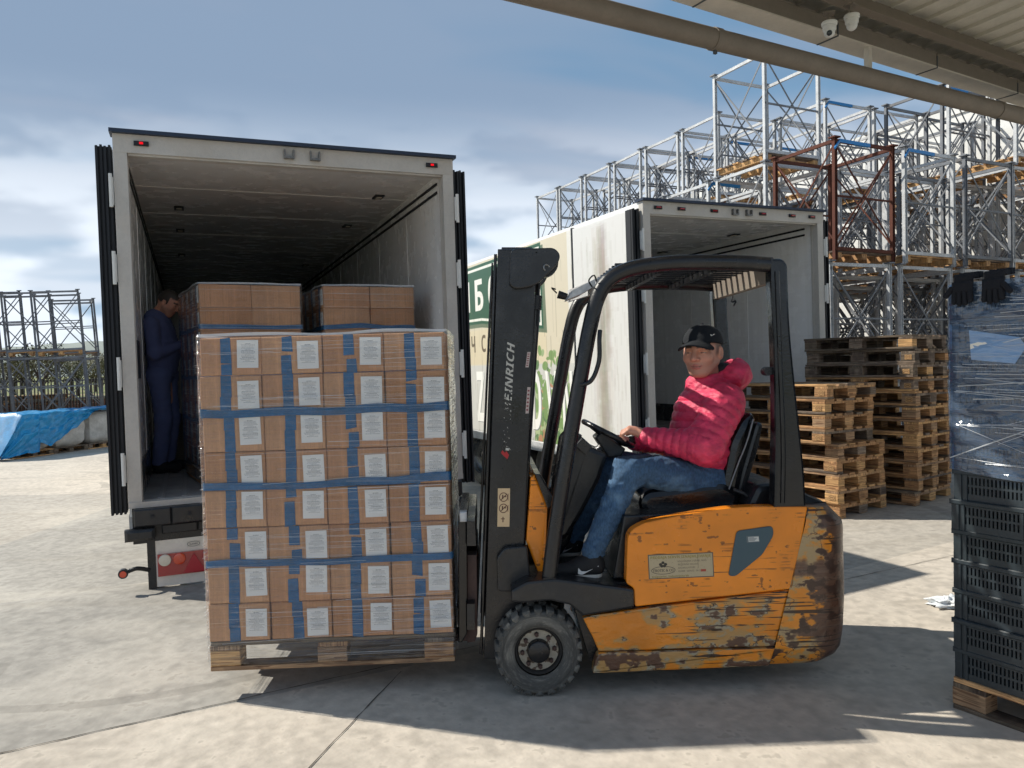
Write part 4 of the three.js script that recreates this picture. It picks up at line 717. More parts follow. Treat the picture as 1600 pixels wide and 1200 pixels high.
  px.forEach(([x, back], i) => {
    for (let k = 0; k < 2; k++) {
      const d = ray(x, 600), dep = 22.5 + back, q = camera.position.clone().addScaledVector(d, dep / -d.z), o = rackKinds[2].clone(); o.name = numbered('empty_rack'); scene.add(o);
      const hh = 1.08; o.scale.set(1.0, hh, 1.0); o.rotation.y = 0.5 + rr(-0.06, 0.06); o.rotation.z = 0.06; o.position.set(q.x - k * 0.11, 0.32 + k * (RH * hh + 0.02), q.z);
      tag(o, `grey empty open rack, ${k ? 'upper' : 'lower'} tier, ${['third', 'second', 'nearest', 'rearmost', 'fourth'][i]} stack from trailer behind the brick wall`, 'rack', 'empty racks beyond the brick wall'); if (k) rackDeck(o, 500 + i); shadows(o);
    }
  });
  // trees far behind: branchy, some in pale blossom
  const leafG = new THREE.BufferGeometry(); leafG.setAttribute('position', new THREE.Float32BufferAttribute([-0.5, 0, 0, 0.5, 0, 0.1, 0, 0.9, 0, -0.4, 0.2, 0.3, 0.4, 0.3, -0.3, 0.1, 1.0, 0.1], 3)); leafG.setIndex([0, 1, 2, 3, 4, 5]);
  const leafMs = [0x4c4a2c, 0x5c5836, 0x8d8672, 0xa59f8e, 0x3f4426].map(c => S({ color: c, roughness: 1, side: THREE.DoubleSide })), bark = S({ color: 0x3a3028, roughness: 1 });
  const tree = (x, dist, h, kind, label, seed) => {
    const d = ray(x, 600), q = camera.position.clone().addScaledVector(d, dist / -d.z), t2 = mulberry(seed), o = thing('orchard_tree', label, 'tree', [q.x, -0.6, q.z], t2() * 6, 'trees across the field');
    const lim = [rod(V(0, 0, 0), V(0, h * 0.45, 0), h * 0.035, h * 0.02, 7)], tips = []; for (let i = 0; i < 9; i++) { const a = i * 2.4 + t2(), b = V(Math.cos(a) * h * (0.2 + 0.22 * t2()), h * (0.6 + 0.35 * t2()), Math.sin(a) * h * (0.2 + 0.22 * t2())); lim.push(rod(V(0, h * (0.25 + 0.2 * t2()), 0), b, h * 0.014, h * 0.004, 5)); tips.push(b); }
    part(o, 'trunk', lim, bark);
    const gs = []; for (let i = 0; i < 700; i++) { const tp = tips[Math.floor(t2() * tips.length)], e = V(t2() - 0.5, t2() - 0.5, t2() - 0.5).multiplyScalar(h * 0.32), s = h * (0.018 + 0.03 * t2()); gs.push(leafG.clone().toNonIndexed().scale(s, s, s).rotateX(t2() * 6).rotateY(t2() * 6).translate(tp.x + e.x, tp.y + e.y, tp.z + e.z)); }
    const cg = mergeGeometries(gs); cg.computeVertexNormals(); part(o, 'crown', cg, leafMs[kind]);
  };
  const kinds = ['dark brown bare twiggy tree across the field', 'olive brown scrubby tree across the field', 'pale blossoming tree across the field', 'whitish blossoming tree across the field', 'dark green bushy tree across the field'];
  [[5, 60, 3.6, 1], [22, 74, 4.4, 3], [44, 66, 4.0, 0], [66, 58, 4.4, 0], [88, 80, 4.8, 2], [104, 70, 3.6, 4], [122, 84, 4.8, 3], [142, 76, 4.2, 3], [158, 66, 3.4, 1], [172, 82, 4, 2], [-14, 66, 4, 2], [34, 96, 5, 4], [112, 100, 5.2, 1], [150, 104, 5, 0]].forEach(([x, dist, h, k], i) => tree(x, dist, h, k, kinds[k], 60 + i));
}
// ---------------------------------------------------------------- forklift. local frame: +x towards its rear, +z towards the photographer, origin on the ground under the front axle
const fork = thing('forklift', 'worn orange and black three wheel electric forklift with a seated driver', 'forklift', [0.13, 0, -4.2], 0.035);
fork.updateMatrixWorld(true);
const forkInv = fork.matrixWorld.clone().invert();
function FP(px, py, z = 0.5) {   // pixel -> [x, y] on the forklift's own plane at that z
  const o = camera.position.clone().applyMatrix4(forkInv), d = camera.position.clone().add(ray(px, py)).applyMatrix4(forkInv).sub(o), t = (z - o.z) / d.z;
  return [o.x + d.x * t, o.y + d.y * t];
}
const FV = (px, py, z) => { const q = FP(px, py, z); return V(q[0], q[1], z); };
const fpoly = (pts, z = 0.5) => pts.map(p => FP(p[0], p[1], z));
{
  const f = fork, Z = 0.5;
  // orange side panels (near and far), with the rounded front corner
  const panel = rounded(fpoly([[978, 912], [981, 832], [1003, 818], [1056, 806], [1130, 794], [1178, 791], [1262, 791], [1239, 920], [992, 948], [990, 918]]), [0.02, 0.05, 0.06, 0.2, 0.2, 0.1, 0.014, 0.014, 0.014, 0.02]);
  const mirror = (g) => { const q = g.clone().scale(1, 1, -1); const i = q.index; if (i) { for (let k = 0; k < i.count; k += 3) { const a = i.getX(k); i.setX(k, i.getX(k + 1)); i.setX(k + 1, a); } } else { for (const n of Object.keys(q.attributes)) { const at = q.attributes[n], s = at.itemSize; for (let k = 0; k < at.count; k += 3) for (let c = 0; c < s; c++) { const a = at.array[k * s + c]; at.array[k * s + c] = at.array[(k + 1) * s + c]; at.array[(k + 1) * s + c] = a; } } } return q; };
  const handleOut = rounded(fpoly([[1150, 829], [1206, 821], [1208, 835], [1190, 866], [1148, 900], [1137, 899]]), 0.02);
  for (const s of [1, -1]) {
    let g = slab(panel, Z - 0.07, Z + 0.004, 0.007, 6); g = metre(g, s > 0 ? 0.1 : 0.5, 0.33); if (s < 0) g = mirror(g);
    const p = part(f, 'side_panel', g, M.orange);
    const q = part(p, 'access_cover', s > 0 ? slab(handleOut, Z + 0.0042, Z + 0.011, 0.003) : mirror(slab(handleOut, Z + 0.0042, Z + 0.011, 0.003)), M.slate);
  }
  const core = fpoly([[995, 830], [1060, 812], [1262, 797], [1240, 920], [996, 946]]);
  part(f, 'battery_box', metre(slab(core, -Z + 0.07, Z - 0.071)), M.black);
  // battered lower skirt, its foot strip standing proud
  const skirt = rounded(fpoly([[911, 967], [926, 962], [1236, 922], [1212, 1011], [936, 1019], [928, 1000]]), 0.008), foot = rounded(fpoly([[936, 1020], [1211, 1012], [1201, 1040], [926, 1052], [930, 1030]]), 0.008);
  part(f, 'lower_skirt', metre(slab(skirt, Z - 0.05, Z - 0.006, 0.008), 0.2, 0.1), M.battered); part(f, 'lower_skirt', mirror(metre(slab(skirt, Z - 0.05, Z - 0.006, 0.008), 0.7, 0.4)), M.battered);
  part(f, 'foot_strip', metre(slab(foot, Z - 0.06, Z + 0.008, 0.01), 0.45, 0.62), M.battered); part(f, 'foot_strip', mirror(metre(slab(foot, Z - 0.06, Z + 0.008, 0.01), 0.9, 0.2)), M.battered);
  part(f, 'chassis', metre(slab(fpoly([[900, 955], [1236, 925], [1205, 1035], [925, 1040]]), -Z + 0.06, Z - 0.061)), M.black);
  // counterweight: plan outline lofted over its height, rounded at the rear
  {
    const yTop = FP(1278, 794)[1], yBot = FP(1262, 1040)[1], n = 22, rows = [];
    const rearPx = [[1286, 789], [1297, 797], [1303, 815], [1305, 860], [1306, 920], [1304, 965], [1298, 1005], [1290, 1026], [1272, 1041]];
    const rp = rearPx.map(p => FP(p[0], p[1], 0.28)), fp0 = FP(1264, 793), fp1 = FP(1203, 1041);
    const rearX = (y) => { for (let i = 0; i + 1 < rp.length; i++) if (y <= rp[i][1] && y >= rp[i + 1][1]) return lerp(rp[i][0], rp[i + 1][0], (rp[i][1] - y) / (rp[i][1] - rp[i + 1][1])); return y > rp[0][1] ? rp[0][0] : rp[rp.length - 1][0]; };
    const pos = [], uv = [], idx = [], m = 40;
    for (let j = 0; j <= n; j++) {
      const y = lerp(yTop, yBot, j / n), xf = lerp(fp0[0], fp1[0], clamp((fp0[1] - y) / (fp0[1] - fp1[1]))), xr = rearX(y), tuck = j === 0 ? 0.03 : j === 1 ? 0.008 : j === n ? 0.04 : j === n - 1 ? 0.012 : 0, hw = Z - tuck + 0.004;
      const R = Math.min(0.20, (xr - xf) * 0.72), cx = xr - R - tuck; const q = [[xf, hw]]; for (let k = 0; k <= 12; k++) { const a = Math.PI / 2 * (1 - k / 12); q.push([cx + R * Math.pow(Math.cos(a), 0.8), hw - R + R * Math.pow(Math.sin(a), 0.8)]); } for (let k = 12; k >= 0; k--) { const a = Math.PI / 2 * (1 - k / 12); q.push([cx + R * Math.pow(Math.cos(a), 0.8), -(hw - R + R * Math.pow(Math.sin(a), 0.8))]); } q.push([xf, -hw]);
      let s = 0; rows.push(q.length); q.forEach((c, i) => { if (i) s += Math.hypot(c[0] - q[i - 1][0], c[1] - q[i - 1][1]); pos.push(c[0], y, c[1]); uv.push(s + xf - 1.0, y + 0.5); });
    }
    const w = rows[0]; for (let j = 0; j < n; j++) for (let i = 0; i + 1 < w; i++) { const a = j * w + i, b = a + w; idx.push(a, b, a + 1, a + 1, b, b + 1); }
    for (const [j, flip] of [[0, 0], [n, 1]]) for (let i = 1; i + 1 < w; i++) { const a = j * w; idx.push(...(flip ? [a, a + i + 1, a + i] : [a, a + i, a + i + 1])); }
    let g = new THREE.BufferGeometry(); g.setAttribute('position', new THREE.Float32BufferAttribute(pos, 3)); g.setAttribute('uv', new THREE.Float32BufferAttribute(uv, 2)); g.setIndex(idx); g = toCreasedNormals(g, 0.7);
    part(f, 'counterweight', g, M.batteredDark);
    part(f, 'rear_hood', metre(slab(rounded(fpoly([[1160, 792], [1176, 757], [1192, 754], [1216, 756], [1252, 768], [1280, 780], [1290, 790]], 0.3), 0.03), -0.36, 0.36, 0.03)), M.blackPlastic);
    part(f, 'panel_gap', slab(fpoly([[1259, 795], [1265, 795], [1204, 1039], [1199, 1039]]), Z - 0.05, Z - 0.012), M.gasket);
    for (const z of [0.13, -0.13]) { const w2 = part(f, 'rear_wheel', lathe([[0.09, -0.07], [0.17, -0.075], [0.19, -0.05], [0.19, 0.05], [0.17, 0.075], [0.09, 0.07]], 26).rotateX(Math.PI / 2).translate(fp1[0] + 0.14, 0.19, z), M.rubber); part(w2, 'rim', disc(0.095, 0.12, 20).translate(fp1[0] + 0.14, 0.19, z), M.steel); }
  }
  // front wheels: tyre with lugs, rim, hub cap, bolts
  const wc = FP(842, 1019, Z), R = (FP(773, 1019, Z)[0] - FP(911, 1019, Z)[0]) / -2;
  const wheel = (s) => {
    const cy = R, zc = s * 0.415, o = part(f, 'front_wheel', lathe([[R * 0.55, -0.09], [R * 0.6, -0.1], [R * 0.84, -0.104], [R * 0.92, -0.094], [R * 0.935, -0.07], [R * 0.935, 0.07], [R * 0.92, 0.094], [R * 0.84, 0.104], [R * 0.81, 0.098], [R * 0.79, 0.104], [R * 0.66, 0.1], [R * 0.6, 0.094], [R * 0.55, 0.08]], 64).rotateX(Math.PI / 2).translate(wc[0], cy, zc), M.rubber);
    const lug = []; for (let i = 0; i < 22; i++) { const a = i / 22 * 6.2832; for (const k of [1, -1]) { const g = cbox(R * 0.175, R * 0.15, 0.09, 0.010).rotateX(k * 0.07); g.translate(0, R * 0.918, k * 0.057); g.rotateZ(a + (k < 0 ? Math.PI / 22 : 0)); g.translate(wc[0], cy, zc); lug.push(g); } }
    part(o, 'tread_lugs', lug.map(g => metre(g)), M.rubber);
    const rim = part(f, 'wheel_rim', lathe([[R * 0.545, 0.0], [R * 0.55, 0.07], [R * 0.50, 0.075], [R * 0.47, 0.045], [R * 0.46, 0.04], [R * 0.30, 0.045], [R * 0.28, 0.05], [R * 0.001, 0.05]], 40).rotateX(s * Math.PI / 2).translate(wc[0], cy, zc), S({ color: 0x2a2826, roughness: 0.8 }));
    const face = part(rim, 'rim_ring', new THREE.RingGeometry(R * 0.265, R * 0.46, 40).rotateY(s > 0 ? 0 : Math.PI).translate(wc[0], cy, zc + s * 0.053), metreRim);
    for (let i = 0; i < 8; i++) { const a = i / 8 * 6.2832 + 0.1; part(rim, 'wheel_bolt', new THREE.CylinderGeometry(R * 0.05, R * 0.055, 0.02, 6).rotateX(Math.PI / 2).translate(wc[0] + Math.cos(a) * R * 0.37, cy + Math.sin(a) * R * 0.37, zc + s * 0.062), M.rustBrown); }
    part(rim, 'hub_cap', lathe([[R * 0.262, 0], [R * 0.255, 0.03], [R * 0.22, 0.042], [0.001, 0.045]], 30).rotateX(s * Math.PI / 2).translate(wc[0], cy, zc + s * 0.05), M.blackSmooth);
  };
  const metreRim = S({ map: texture(256, 256, (() => { const n = fbm(256, 256, 8, 8, 5, 1234); return (x, y, i, c) => { c[0] = 0.66 + 0.2 * (n[i] - 0.5); c[1] = 0.63 + 0.2 * (n[i] - 0.5); c[2] = 0.57 + 0.2 * (n[i] - 0.5); mix3(c, 0.36, 0.30, 0.25, smooth(0.56, 0.66, n[i])); }; })()), roughness: 0.75 });
  wheel(1); wheel(-1);
  part(f, 'front_axle', rod(V(wc[0], R, -0.3), V(wc[0], R, 0.3), 0.09, 0.09, 18), M.black);
  // black fenders and step
  const fender = rounded(fpoly([[798, 921], [823, 907], [867, 903], [978, 917], [990, 920], [990, 948], [911, 961], [890, 944], [860, 937], [817, 941], [799, 939]]), 0.012);
  for (const s of [1, -1]) { const g = metre(slab(fender, 0.22, 0.52, 0.012)); part(f, 'fender', s > 0 ? g : mirror(g), M.blackPlastic); }
  part(f, 'floor_plate', metre(slab(fpoly([[850, 903], [985, 905], [985, 916], [850, 914]], 0.38), -0.44, 0.44)), M.black);
  part(f, 'seat_base', metre(slab(fpoly([[958, 905], [975, 806], [1080, 800], [1010, 905]], 0.4), -0.42, 0.40, 0.01)), M.black);
  // front cowl: orange plate across the front, black inner trim
  const cowl = fpoly([[822, 846], [829, 746], [836, 742], [856, 792], [851, 902], [845, 906]], 0.36);
  part(f, 'front_cowl', metre(slab(cowl, -0.40, 0.36, 0.012), 0.3, 0.7), M.orange);
  part(f, 'cowl_trim', metre(slab(fpoly([[836, 741], [844, 741], [868, 784], [856, 796]], 0.38), -0.41, 0.375, 0.006)), M.black);
  part(f, 'cowl_inner', metre(slab(rounded(fpoly([[857, 800], [880, 772], [905, 800], [893, 850], [868, 884], [852, 900]], 0.1), 0.03), -0.38, 0.06, 0.02)), M.blackPlastic);
  // steering console, column, levers, wheel
  part(f, 'steering_console', metre(slab(rounded(fpoly([[868, 790], [884, 690], [898, 676], [922, 698], [951, 711], [937, 752], [912, 800], [888, 840], [866, 850]], 0.12), 0.02), -0.28, 0.12, 0.025)), M.blackPlastic);
  part(f, 'lever_block', metre(slab(rounded(fpoly([[887, 688], [897, 674], [910, 680], [903, 697]], 0.2), 0.006), 0.12, 0.2, 0.006)), M.black);
  part(f, 'lever_block', metre(slab(rounded(fpoly([[898, 697], [910, 683], [925, 697], [915, 712]], 0.24), 0.006), 0.17, 0.25, 0.006)), M.black);
  {
    const a = FV(913, 659, -0.02), b = FV(987, 696, -0.02), c = a.clone().add(b).multiplyScalar(0.5), rad = a.distanceTo(b) / 2, ang = Math.atan2(b.y - a.y, b.x - a.x);
    const sw = part(f, 'steering_wheel', new THREE.TorusGeometry(rad, 0.016, 14, 56).rotateX(Math.PI / 2).rotateZ(ang).translate(c.x, c.y, c.z), M.blackSmooth);
    const hub = V(c.x, c.y, c.z).add(V(0, -0.03, 0)); const sp = [];
    for (const k of [0.4, 2.5, 4.6]) { const p = V(Math.cos(k) * rad, 0, Math.sin(k) * rad).applyAxisAngle(V(0, 0, 1), ang).add(c); sp.push(beam(hub, p, 0.03, 0.012)); }
    part(sw, 'spokes', sp, M.blackSmooth); part(sw, 'hub', lathe([[0.05, -0.03], [0.055, 0.0], [0.03, 0.02], [0.001, 0.022]], 20).rotateZ(ang).translate(hub.x, hub.y, hub.z), M.blackSmooth);
    part(sw, 'spinner_knob', rod(b.clone().add(V(0.0, 0.01, 0.03)), b.clone().add(V(-0.005, 0.055, 0.03)), 0.02, 0.017, 14), M.black);
    part(f, 'steering_column', metre(slab(rounded(fpoly([[927, 682], [939, 672], [975, 700], [968, 712], [948, 714]], -0.02), 0.008), -0.08, 0.04, 0.01)), M.blackPlastic);
    part(f, 'column_tube', rod(FV(905, 740, -0.02), FV(950, 690, -0.02), 0.035, 0.03, 14), M.black);
  }
  // seat: pan, cushion, shaped backrest with piping
  const seat = (pts, z0, z1, bev, name, m) => part(f, name, metre(slab(rounded(fpoly(pts, 0.24), 0.04), z0, z1, bev)), m);
  seat([[998, 782], [1010, 768], [1130, 752], [1160, 770], [1150, 802], [1020, 812], [1002, 800]], -0.25, 0.25, 0.035, 'seat_cushion', M.blackSmooth);
  seat([[1120, 800], [1132, 740], [1142, 690], [1160, 655], [1176, 643], [1184, 655], [1178, 690], [1165, 735], [1156, 780], [1140, 800]], -0.24, 0.24, 0.04, 'seat_back', M.blackSmooth);
  seat([[1150, 775], [1172, 700], [1184, 660], [1196, 662], [1188, 705], [1170, 762], [1160, 782]], -0.22, 0.22, 0.02, 'seat_shell', M.blackPlastic);
  part(f, 'seat_piping', tube([FV(1137, 770, 0.24), FV(1152, 728, 0.247), FV(1167, 690, 0.247), FV(1177, 655, 0.24)], 0.004, 24, 6), S({ color: 0x8d9398, roughness: 0.5 }));
  part(f, 'seat_rail', metre(slab(fpoly([[990, 812], [1150, 802], [1215, 790], [1150, 792], [1020, 806]].slice(0, 3).concat([[1185, 786], [1010, 800]]), 0.3), -0.3, 0.36)), M.black);
  part(f, 'seat_belt', tube([FV(1146, 765, 0.28), FV(1163, 772, 0.3), FV(1180, 786, 0.3), FV(1194, 792, 0.29)], 0.012, 16, 6), M.blackPlastic);

  // overhead guard: bent tubes each side, rear pillars, cross members, slats
  const railPx = [[858, 906], [866, 840], [878, 760], [893, 672], [908, 585], [922, 510], [932, 470], [944, 446], [962, 430], [990, 419], [1040, 412], [1100, 410], [1160, 411], [1205, 414]];
  const rp = railPx.map(p => FP(p[0], p[1], 0.47));
  for (const s of [1, -1]) {
    part(f, 'guard_tube', metre(tube(rp.map(p => V(p[0], p[1], s * 0.47)), 0.038, 90, 16), s), M.black);
    const rear = rounded(fpoly([[1203, 404], [1222, 404], [1230, 413], [1233, 500], [1238, 560], [1257, 740], [1259, 792], [1208, 793], [1211, 640], [1208, 520], [1203, 440]], 0.50), [0, 0.02, 0.02, 0.2, 0.1, 0.1, 0, 0, 0.2, 0.2, 0.0]);
    const g = metre(slab(rear, 0.43, 0.51, 0.014), 0.2); part(f, 'rear_pillar', s > 0 ? g : mirror(g), M.blackSmooth);
    const rib = metre(tube([FV(1214, 424, 0.512), FV(1219, 560, 0.512), FV(1224, 700, 0.512), FV(1223, 786, 0.512)], 0.012, 30, 8)); part(f, 'pillar_rib', s > 0 ? rib : mirror(rib), M.blackSmooth);
    part(f, 'pillar_foot', metre(merge([slab(fpoly([[848, 900], [868, 900], [866, 913], [846, 911]], 0.47), s > 0 ? 0.43 : -0.51, s > 0 ? 0.51 : -0.43)])), M.black);
  }
  const roofY = FP(1070, 412, 0.47)[1], xF = FP(966, 430, 0.47)[0], xR = FP(1212, 412, 0.47)[0];
  part(f, 'rear_cross_beam', metre(span(xR - 0.04, xR, roofY - 0.10, roofY + 0.0, -0.432, 0.432)), M.canopySteel);
  part(f, 'front_cross_beam', rod(V(xF, FP(966, 430, 0.47)[1], -0.45), V(xF, FP(966, 430, 0.47)[1], 0.45), 0.026, 0.026, 14), M.black);
  for (let i = 0; i < 9; i++) { const z = -0.38 + i * 0.095; part(f, 'roof_bar', metre(span(xF, xR - 0.04, roofY - 0.012, roofY + 0.018, z - 0.012, z + 0.012)), M.black); }
  for (const k of [0.28, 0.62]) { const x = lerp(xF, xR, k); part(f, 'roof_cross_bar', metre(span(x - 0.015, x + 0.015, roofY - 0.04, roofY - 0.013, -0.43, 0.43)), M.black); }
  part(f, 'front_plate', metre(merge([beam(FV(888, 463, -0.40), FV(933, 447, 0.42), 0.012, 0.07)])), M.galv);
  part(f, 'top_plate', metre(slab(fpoly([[884, 470], [892, 456], [936, 434], [942, 440], [905, 462]], 0.30), 0.22, 0.40)), M.galv);
  part(f, 'work_lamp', merge([rod(FV(872, 460, 0.1), FV(886, 464, 0.1), 0.022, 0.018), tube([FV(870, 458, 0.1), FV(862, 450, 0.12), FV(868, 452, 0.1)], 0.004, 10, 6)]), M.black);
  part(f, 'loose_wires', merge([tube([FV(925, 448, 0.47), FV(920, 438, 0.5), FV(928, 430, 0.5), FV(932, 440, 0.49)], 0.004, 14, 5), tube([FV(905, 470, 0.4), FV(912, 476, 0.42), FV(922, 468, 0.45)], 0.004, 14, 5), tube([FV(1145, 462, 0.1), FV(1143, 472, 0.1), FV(1150, 470, 0.1), FV(1146, 478, 0.1)], 0.005, 14, 5)]), M.gasket);
  // grab handles on the near tube
  part(f, 'grab_handle', tube([FV(931, 516, 0.50), FV(922, 530, 0.51), FV(921, 566, 0.51), FV(908, 596, 0.51), FV(900, 602, 0.50)].map((v, i) => v.add(V(i && i < 4 ? 0.045 : 0.02, 0, 0))), 0.011, 30, 8), M.black);
  part(f, 'hook', metre(slab(rounded(fpoly([[924, 500], [938, 470], [942, 472], [938, 486], [930, 500]], 0.5), 0.01), 0.49, 0.505)), M.black);
  part(f, 'mirror_knob', merge([disc(0.022, 0.05, 16).translate(...FV(1198, 580, 0.45).toArray()), rod(FV(1198, 580, 0.45), FV(1212, 580, 0.46), 0.012)]), M.black);

  // mast: outer and inner channels, plates, hoses, chain; leaning slightly back as in the photograph
  const rail = (pts, z0, z1, name, m = M.blackSmooth, b = 0.006) => { for (const s of [1, -1]) { const g = metre(slab(fpoly(pts, 0.36), z0, z1, b)); part(f, name, s > 0 ? g : mirror(g), m); } };
  rail([[778, 389], [834, 389], [836, 470], [812, 1032], [756, 1030]], 0.31, 0.36, 'outer_channel', M.black);
  rail([[772, 396], [777, 396], [754, 1026], [749, 1024]], 0.30, 0.345, 'channel_flange');
  rail([[768, 408], [771, 408], [745, 1000], [741, 1000]], 0.25, 0.30, 'inner_channel');
  rail([[836, 480], [843, 480], [822, 860], [812, 900]], 0.24, 0.30, 'lift_cylinder');
  rail([[845, 468], [849, 468], [826, 742], [822, 742]], 0.20, 0.215, 'lift_chain', M.hoist, 0.001);
  for (const [a, b] of [[400, 460], [640, 690], [930, 1000]]) { const p = fpoly([[782, a], [826, a], [818, b], [776, b]], 0.0); part(f, 'mast_crossmember', metre(slab(p, -0.305, 0.305)), M.black); }
  const head = rounded(fpoly([[798, 389], [866, 387], [876, 398], [872, 412], [838, 447], [806, 452], [796, 446]], 0.385), [0.03, 0.04, 0.03, 0.04, 0.06, 0.03, 0.04]);
  const hole = Array.from({ length: 14 }, (_, i) => { const c = FP(838, 395, 0.385), a = -i / 14 * 6.2832; return [c[0] + 0.011 * Math.cos(a), c[1] + 0.009 * Math.sin(a)]; });
  { const g = metre(slab(head, 0.362, 0.392, 0.006, 6, [hole])); part(f, 'mast_head_plate', g, M.black); part(f, 'mast_head_plate', mirror(g), M.black); }
  part(f, 'hose_pulley', disc(0.07, 0.05, 24).translate(...FV(850, 412, 0.33).toArray()), M.blackPlastic);
  part(f, 'hook', new THREE.TorusGeometry(0.014, 0.005, 8, 18, 4.4).translate(...FV(854, 418, 0.395).toArray()), M.steel);
  part(f, 'hydraulic_hose', tube([FV(842, 440, 0.3), FV(840, 500, 0.3), FV(834, 600, 0.3), FV(826, 720, 0.3)], 0.008, 30, 6), M.gasket);
  part(f, 'cylinder_cap', merge([rod(FV(838, 462, 0.29), FV(837, 484, 0.29), 0.03), rod(FV(842, 440, 0.29), FV(838, 470, 0.29), 0.012)]), M.black);
  part(f, 'tilt_bracket', metre(slab(rounded(fpoly([[776, 872], [788, 856], [824, 853], [829, 905], [818, 925], [778, 925]], 0.40), 0.02), 0.362, 0.40, 0.008)), M.blackPlastic);
  part(f, 'tilt_cylinder', rod(FV(815, 900, 0.3), FV(870, 915, 0.3), 0.03, 0.03, 14), M.steel);
  // fork carriage and forks
  part(f, 'carriage_plate', metre(slab(fpoly([[716, 806], [729, 806], [730, 990], [722, 1004], [716, 1004]], 0.36), -0.36, 0.36, 0.006)), M.blackSmooth);
  part(f, 'carriage_bar', metre(slab(fpoly([[730, 812], [742, 812], [744, 850], [730, 850]], 0.36), -0.42, 0.40)), M.black); part(f, 'carriage_bar', metre(slab(fpoly([[730, 940], [742, 940], [742, 980], [730, 980]], 0.36), -0.42, 0.40)), M.black);
  part(f, 'carriage_clamp', metre(cbox(0.035, 0.05, 0.06, 0.006, ...FV(724, 806, 0.36).toArray())), M.galv);
  for (const z of [0.27, -0.27]) { const s = fpoly([[730, 868], [745, 868], [746, 992], [742, 1004], [730, 1006]], 0.33); part(f, 'fork', metre(merge([slab(s, z - 0.05, z + 0.05, 0.004), slab([FP(740, 990, 0.33), FP(742, 1003, 0.33), [FP(742, 1003, 0.33)[0] - 1.15, FP(742, 1003, 0.33)[1] + 0.035], [FP(742, 1003, 0.33)[0] - 1.15, FP(742, 1003, 0.33)[1] + 0.055]], z - 0.048, z + 0.048)])), M.rustBrown); }
  // printing on the mast: worn vertical maker's lettering, warning sticker; service plate and small label on the side panel
  const lett = print(1024, 128, (x, W, H) => {
    x.clearRect(0, 0, W, H); x.font = 'italic bold 104px sans-serif'; x.textBaseline = 'middle'; x.fillStyle = '#b9b7b0';
    const chars = 'JUNGHEINRICH', w = [...chars].map(c => x.measureText(c).width), tot = w.reduce((a, b) => a + b, 0), k = (W - 110) / tot; let q = 100; x.save(); x.scale(1, 1); [...chars].forEach((c, i) => { x.save(); x.translate(q, H / 2 + 4); x.scale(k, 1); x.fillText(c, 0, 0); x.restore(); q += w[i] * k; }); x.restore();
    x.globalCompositeOperation = 'destination-out'; const r = mulberry(12); for (let i = 0; i < 520; i++) { const u = r(), X = 80 + u * 520; const p = u < 0.8 ? 1 : 0.3; if (r() < p) { x.beginPath(); x.ellipse(X, r() * H, 4 + r() * 17, 3 + r() * 11, r() * 3, 0, 7); x.fill(); } } for (let i = 0; i < 90; i++) { x.fillRect(600 + r() * 420, r() * H, 1 + r() * 10, 1 + r() * 3); }
    x.globalCompositeOperation = 'source-over'; x.fillStyle = '#a81c22'; x.beginPath(); x.moveTo(20, 92); x.lineTo(70, 24); x.lineTo(96, 40); x.lineTo(74, 66); x.lineTo(92, 78); x.lineTo(60, 108); x.fill(); x.fillStyle = '#b9b7b0'; x.fillRect(96, 70, 22, 34);
  });
  const decal = (name, parent, tex, a, b, c, z, o = {}) => {   // a = lower left, b = lower right, c = upper left of the printed sheet, in pixels
    const A = FV(...a, z), B = FV(...b, z), C = FV(...c, z), D = B.clone().add(C).sub(A), g = new THREE.BufferGeometry(); g.setAttribute('position', new THREE.Float32BufferAttribute([A, B, D, C].flatMap(v => v.toArray()), 3)); g.setAttribute('uv', new THREE.Float32BufferAttribute([0, 0, 1, 0, 1, 1, 0, 1], 2)); g.setIndex([0, 1, 2, 0, 2, 3]); g.computeVertexNormals();
    return part(parent, name, g, S({ map: tex, roughness: 0.5, ...o }));
  };
  decal('maker_lettering', f, lett, [798, 722], [808, 536], [778, 720], 0.3615, { transparent: true });
  decal('warning_sticker', f, print(96, 288, (x, W, H) => { x.fillStyle = '#cdb28c'; x.fillRect(0, 0, W, H); x.strokeStyle = '#4a2418'; x.fillStyle = '#4a2418'; x.lineWidth = 6; for (const cy of [66, 150]) { x.beginPath(); x.arc(46, cy, 32, 0, 7); x.stroke(); x.beginPath(); x.moveTo(24, cy + 22); x.lineTo(70, cy - 22); x.stroke(); x.fillRect(34, cy - 18, 10, 32); x.fillRect(50, cy - 8, 18, 8); x.fillRect(80, cy - 26, 4, 52); } x.font = 'bold 40px sans-serif'; x.fillText('✶', 26, 246); x.fillRect(28, 226, 30, 6); x.fillRect(40, 214, 8, 40); }), [777, 823], [796, 823], [778, 763], 0.3616);
  for (const [y0, y1] of [[550, 574], [605, 646]]) decal('cylinder_label', f, print(48, 96, (x, W, H) => { x.fillStyle = '#b8a9a4'; x.fillRect(0, 0, W, H); x.fillStyle = '#7a3038'; for (let i = 0; i < 6; i++) x.fillRect(8, 10 + i * 14, 30, 6); }), [821, y1], [826, y1], [824, y0], 0.3614);
